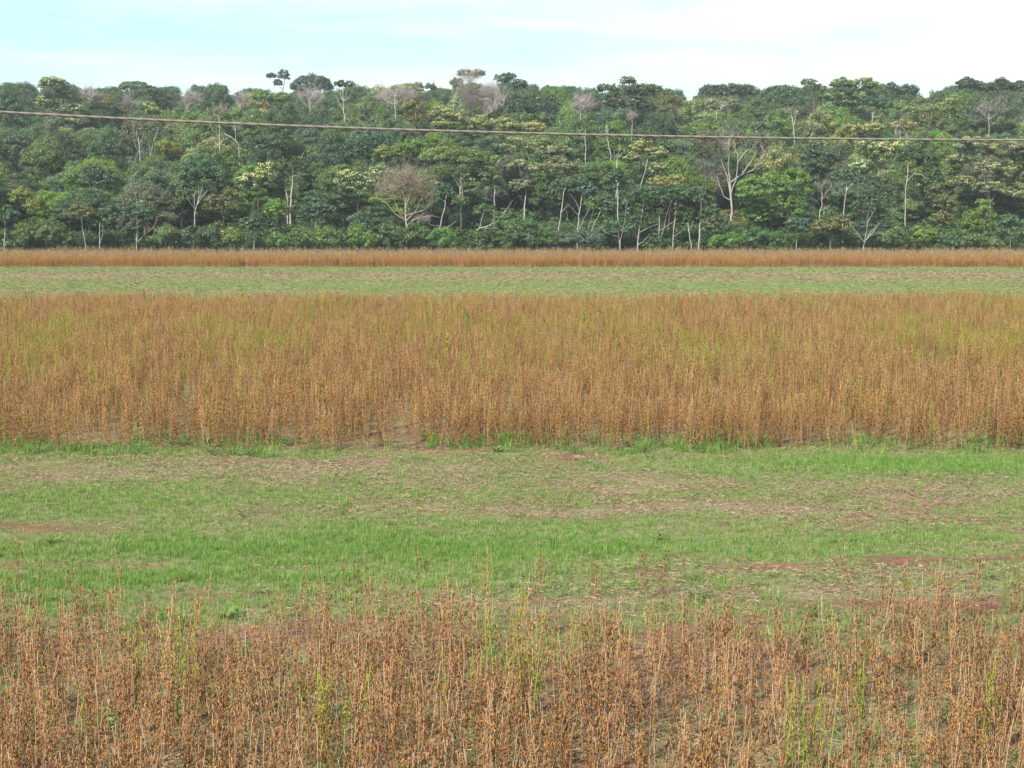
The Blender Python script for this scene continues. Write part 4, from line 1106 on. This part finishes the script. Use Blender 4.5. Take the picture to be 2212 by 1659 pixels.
hero('olive umbrella crown with visible pale branches on the upper right slope', 178, [E(1508, 1555, 212, 245), E(1545, 1598, 210, 245)], 'olive', 'flat', [(1548, 258), (1548, 242)], [[(1548, 252), (1538, 240), (1530, 232)], [(1548, 250), (1556, 238), (1562, 230)]], tr=3, bark='white', pale=0.3, twigs=30, dens=0.7, ref='olive umbrella crown')
hero('long dark crown on the skyline above the olive umbrella crown', 220, [E(1512, 1560, 182, 212), E(1550, 1600, 180, 215), E(1588, 1632, 182, 215)], 'dark', 'round', ref='long dark skyline crown')
hero('low dark dome on the skyline right of the long dark crown', 225, [E(1652, 1722, 186, 218)], 'dark', 'dome')
hero('tall white-trunked tree with a leftward limb under a thin dark crown, upper right', 150, [E(1650, 1700, 198, 228), E(1685, 1745, 195, 240)], 'blue', 'fine', [(1717, 314), (1714, 280), (1710, 255), (1706, 235), (1703, 215)],
     [[(1709, 250), (1698, 242), (1688, 226)], [(1715, 275), (1719, 250), (1721, 238)], [(1706, 240), (1715, 225), (1722, 215)]], tr=5, bark='white', dens=0.5, ref='tall white trunk at the upper right')
hero('thin leaning bare stem right of the tall white trunk', 152, [E(1748, 1768, 262, 275)], 'grey', 'fine', [(1748, 312), (1752, 290), (1758, 272), (1757, 262)], tr=2.6, bark='white', leafless=True, name='dead_tree', cat='dead tree')
hero('layered cream-tipped tree with broad tiers on the right skyline', 185, [E(1790, 1845, 168, 195), E(1835, 1900, 170, 198), E(1780, 1830, 195, 225), E(1820, 1895, 195, 222), E(1800, 1870, 215, 235)], 'mid', 'flat', pale=0.42, ref='tiered cream-tipped skyline tree')
hero('small ragged tree poking above the skyline left of the tiered tree', 220, [E(1730, 1765, 170, 188), E(1750, 1785, 182, 200)], 'fresh', 'flat', pale=0.2)
hero('bluish tree on whitish spreading limbs below the tiered skyline tree', 160, [E(1850, 1895, 205, 235), E(1885, 1932, 210, 245)], 'blue', 'palm', [(1884, 268), (1886, 250), (1884, 235)], [[(1885, 255), (1876, 240), (1872, 228)], [(1886, 262), (1898, 252), (1905, 245)], [(1885, 250), (1892, 235), (1902, 225)]], tr=4, bark='white', dens=0.8, ref='bluish white-limbed tree')
hero('wispy dark half-bare tree on the upper right slope', 160, [E(2088, 2200, 212, 268)], 'dark', 'fine', [(2136, 290), (2136, 262), (2138, 240)], [[(2136, 262), (2118, 245), (2105, 230)], [(2137, 260), (2160, 245), (2178, 235)]], tr=3.4, bark='grey', twigs=160, dens=0.22, ref='wispy dark half-bare tree')
hero('pale-leaved loose tree in the dark gap of the upper right slope', 158, [E(1948, 1985, 228, 250), E(1965, 2005, 248, 285), E(2000, 2045, 222, 250), E(2040, 2078, 208, 235)], 'fresh', 'flat', pale=0.35, ref='pale loose tree in the upper right')
hero('dark crown on the skyline right of the tiered cream-tipped tree', 215, [E(1905, 1945, 180, 210), E(1938, 1985, 184, 212)], 'dark', 'round')
hero('ragged dark skyline trees mass at the far right, tallest there', 205, [E(2065, 2110, 168, 200), E(2100, 2150, 175, 205), E(2140, 2192, 168, 205), E(2180, 2225, 175, 205)], 'dark', 'flat', ref='ragged skyline tree at the right')

# ------------------------------------------------------------------ forest in between: individual trees with shared crowns
SKYLINE = [(-150, 180), (0, 180), (40, 174), (75, 186), (130, 176), (165, 186), (250, 184), (350, 184), (420, 180), (490, 182), (540, 190), (630, 191), (720, 192), (770, 184),
           (830, 187), (880, 183), (940, 192), (985, 180), (1050, 172), (1110, 172), (1160, 184), (1220, 181), (1280, 191), (1350, 180), (1420, 187), (1500, 191), (1560, 184), (1630, 188),
           (1650, 196), (1700, 189), (1740, 182), (1790, 178), (1880, 178), (1900, 184), (1980, 184), (2003, 197), (2060, 184), (2090, 176), (2212, 180), (2360, 182)]
SKX, SKY_ = zip(*SKYLINE)

ARCH = []
for k in range(14):
    style = ['round', 'fine', 'flat', 'round', 'dome', 'fine', 'fine', 'round', 'palm', 'round', 'round', 'fine', 'dome', 'round'][k]
    R = 2.6
    nb = int(rng.integers(5, 8))
    bl = []
    for b in range(nb):
        a = b / nb * 6.28 + rng.uniform(0, 1.2)
        off = R * rng.uniform(0.28, 0.5)
        bl.append(((math.cos(a) * off, math.sin(a) * off, rng.uniform(2.9, 5.6)), (R * rng.uniform(0.5, 0.68), R * rng.uniform(0.5, 0.68), R * rng.uniform(0.42, 0.62))))
    bl.append(((rng.normal(0, 0.3), rng.normal(0, 0.3), 5.9), (R * 0.55, R * 0.55, R * 0.5)))
    lm, pm = MB(), MB()
    pale = {2: 0.45, 5: 0.55, 7: 0.25}.get(k, 0)
    crown_leaves(lm, pm, bl, 0.125, style, pale, 0.72)
    top = max(c[2] + r[2] for c, r in bl)
    tm = MB()
    T = wiggle([[0, 0, 0], [rng.normal(0, .15), rng.normal(0, .15), 2.5], [rng.normal(0, .3), rng.normal(0, .3), 5.2]], 8, 0.006)
    tm.tube(T, np.linspace(0.16, 0.07, 8), 6)
    for c, r in bl:
        a = T[rng.integers(3, 7)]
        tm.tube(wiggle([a, np.array(c) * [1, 1, 0.93]], 5, 0.03), np.linspace(0.07, 0.025, 5), 4)
    ARCH.append(dict(style=style, crown=lm.mesh('crown', M_LEAF), pale=pm.mesh('pale_shoots', M_PALE) if pm.n else None,
                     trunk={b: None for b in BARK}, tmb=tm, top=top, w=R * 1.25))
    for b in BARK:
        ARCH[-1]['trunk'][b] = tm.mesh('trunk', BARK[b])

SHAPE = dict(round='round-crowned', fine='fine-leaved', flat='layered', dome='domed', palm='broad-leaved')
TONE = dict(dark='dark green', mid='mid-green', bright='bright green', blue='bluish green', olive='olive', grey='grey-green', fresh='leaf-green', lime='yellow-green')
FILL = []
NSINGLE = 225
rows = []
Dr = 117.0
while Dr < 330:
    rows.append(Dr); Dr += 4.5 + (Dr - 117) * 0.125
for D in rows:
    hw = 0.352 * D + 4
    sp = 4.4 + (D - 117) * 0.020
    x = -hw + rng.uniform(0, sp)
    while x < hw:
        d = D + rng.normal(0, 1.0 + (D - 117) * 0.02)
        d = max(d, 115.5)
        xx = x + rng.normal(0, sp * 0.22)
        x += sp * rng.uniform(0.8, 1.2)
        z0 = float(terrain(xx, d))
        t = min(1, (d - 115) / 80)
        Hh = (5.2 + 6.5 * t ** 0.7) * rng.uniform(0.8, 1.22)
        px, pyt = project(xx, d, z0 + Hh)
        sk = np.interp(px, SKX, SKY_) + abs(rng.normal(0, 3.5)) - 1
        wpx = sp * 0.62 * F / d
        lim = sk
        for h in HEROES:
            x0, x1, y0, y1 = h['box']
            if h['D'] > d - 3.2 and px + wpx * 0.8 > x0 and px - wpx * 0.8 < x1:
                lim = max(lim, y1 - 4)
        if pyt < lim:
            zt = at(px, lim, d)[2]
            Hh = zt - z0
        if Hh < (3.0 if d < 150 else 3.6):
            continue
        FILL.append((xx, d, z0 - 0.05, Hh, px, sp))
print('fill', len(FILL), sum(abs(f[4]-CX)<CX+40 for f in FILL))
FILL.sort(key=lambda f: (abs(f[4] - CX) > CX + 40, f[1] > 300))
FAR = FILL[NSINGLE:]
FILL = sorted(FILL[:NSINGLE], key=lambda f: f[1])
REFS = [h for h in HEROES if h['ref']]
USED = {}
ORD = ['', 'second ', 'third ', 'fourth ', 'fifth ', 'sixth ', 'seventh ', 'eighth ']
entries = []
for (x, d, z0, Hh, px, sp) in FILL:
    k = int(rng.integers(len(ARCH)))
    A = ARCH[k]
    if A['pale'] and rng.random() < 0.35:
        k = [0, 1, 3, 4, 6, 9, 11, 13][int(rng.integers(8))]; A = ARCH[k]
    colk = rng.choice(['dark', 'mid', 'bright', 'blue', 'olive', 'grey', 'fresh', 'lime'], p=[.17, .22, .12, .10, .09, .09, .17, .04])
    if A['pale']:
        colk = rng.choice(['mid', 'fresh', 'olive'])
    w = sp * rng.uniform(0.55, 0.78)
    s = Hh / A['top']
    entries.append(dict(x=x, d=d, z=z0, k=k, col=str(colk), sz=s, sw=w / A['w'], px=px, py=project(x, d, z0 + Hh * 0.72)[1], pale=bool(A['pale'])))
def rel(e):
    best = min(REFS, key=lambda h: (h['c'][0] - e['px']) ** 2 + (1.3 * (h['c'][1] - e['py'])) ** 2)
    dx, dy = e['px'] - best['c'][0], e['py'] - best['c'][1]
    if abs(dx) > 1.1 * abs(dy):
        w = 'left of' if dx < 0 else 'right of'
    else:
        w = 'behind and above' if dy < 0 else 'in front of and below'
    return best, w, math.hypot(dx, dy)
for e in entries:
    b, w, dist = rel(e)
    A = ARCH[e['k']]
    desc = TONE[e['col']] + ' ' + SHAPE[A['style']] + (' pale-tipped' if e['pale'] else '') + ' tree'
    e['key'] = (desc, w, b['ref']); e['dist'] = dist
for e in sorted(entries, key=lambda e: e['dist']):
    i = USED.get(e['key'], 0); USED[e['key']] = i + 1
    desc, w, ref = e['key']
    e['label'] = (ORD[i] + desc + ' ' + w + ' the ' + ref)
    if len(e['label'].split()) > 16:
        e['label'] = (ORD[i] + desc.replace(' pale-tipped', '') + ' ' + w.replace('behind and ', '').replace('in front of and ', '') + ' the ' + ref)
for e in entries:
    A = ARCH[e['k']]
    r = empty('tree', (e['x'], e['d'], e['z']))
    r.rotation_euler = (0, 0, rng.uniform(0, 6.28))
    r.scale = (e['sw'], e['sw'], e['sz'])
    tag(r, e['label'], 'tree', 'trees of the forest slope')
    bk = rng.choice(['white', 'grey', 'brown'], p=[0.25, 0.4, 0.35])
    put('trunk', A['trunk'][str(bk)], r)
    c = put('crown', A['crown'], r)
    c.color = (*(np.array(COLS[e['col']]) * rng.uniform(0.82, 1.18) * rng.uniform(0.93, 1.07, 3)), 1)
    tag(c, kind='stuff')
    if A['pale']:
        tag(put('pale_shoots', A['pale'], r), kind='stuff')

# the trees past the limit: one mass behind and beside the single ones
far_protos = []
for k in (0, 3, 6, 11):
    A = ARCH[k]
    o = put('far_tree', A['crown'].copy(), link=False)
    o.data.materials.clear(); o.data.materials.append(M_UNDER)
    far_protos.append(o)
if FAR:
    q = np.array([[f[0], f[1], f[2]] for f in FAR]); n = len(q)
    ss = np.array([f[3] for f in FAR]) / 7.2
    sw = np.array([f[5] for f in FAR]) * 0.66 / 3.25
    scatter('far_forest', q, np.stack([np.zeros(n), np.zeros(n), rng.uniform(0, 6.28, n)], -1), np.stack([sw, sw, ss], -1),
            rng.integers(0, len(far_protos), n), far_protos, 'hazy green crowns of the forest beyond and beside the nearer trees')

# undergrowth between the trunks, one mass
def brush(R, Hh, leaf):
    mb = MB()
    crown_leaves(mb, None, [((0, 0, Hh * 0.45), (R, R, Hh * 0.55))], leaf, 'round', 0, 0.55)
    return mb.build('brush', M_UNDER, link=False)
protos = [brush(1.3, 1.9, 0.14) for k in range(5)]
out = []
D = 116.6
while D < 335:
    st = 2.0 + (D - 115) * 0.02
    hw = 0.352 * D + 6
    n = int(2 * hw / (1.9 + (D - 115) * 0.012))
    xs = np.linspace(-hw, hw, n) + rng.normal(0, 0.6, n)
    out.append(np.stack([xs, D + rng.normal(0, 0.6, n)], -1))
    D += st
p = np.vstack(out)
n = len(p)
s = rng.uniform(0.8, 1.3, n) * (1 + np.clip((p[:, 1] - 117) / 60, 0, 1) * 0.9)
scatter('undergrowth', np.stack([p[:, 0], p[:, 1], terrain(p[:, 0], p[:, 1])], -1), np.stack([0 * s, 0 * s, rng.uniform(0, 6.28, n)], -1),
        np.stack([s, s, s], -1), rng.integers(0, 5, n), protos, 'dark leafy undergrowth filling the forest floor between the trunks')
# ------------------------------------------------------------------ haze
HAZE = 0.00036
if HAZE > 0:
    hb = MB()
    X0, X1, Y0, Y1, Z0, Z1 = -960, 960, -320, 960, -1.6, 48
    V = [(x, y, z) for z in (Z0, Z1) for y in (Y0, Y1) for x in (X0, X1)]
    hb.add(V, [[0, 2, 3, 1], [4, 5, 7, 6], [0, 1, 5, 4], [1, 3, 7, 5], [3, 2, 6, 7], [2, 0, 4, 6]])
    m, n_, l_ = new_mat('haze')
    pv = n_.new('ShaderNodeVolumePrincipled')
    pv.inputs['Color'].default_value = (0.86, 0.93, 1.0, 1)
    pv.inputs['Density'].default_value = HAZE
    pv.inputs['Anisotropy'].default_value = 0.0
    oo = n_.new('ShaderNodeOutputMaterial'); l_.new(pv.outputs[0], oo.inputs['Volume'])
    h_ = hb.build('haze', m)
    tag(h_, 'thin pale air over the fields and the forest', kind='stuff')

print('trees', len(HEROES), len(FILL), 'tris', sum(len(m.loops) - 2 * len(m.polygons) for m in bpy.data.meshes))
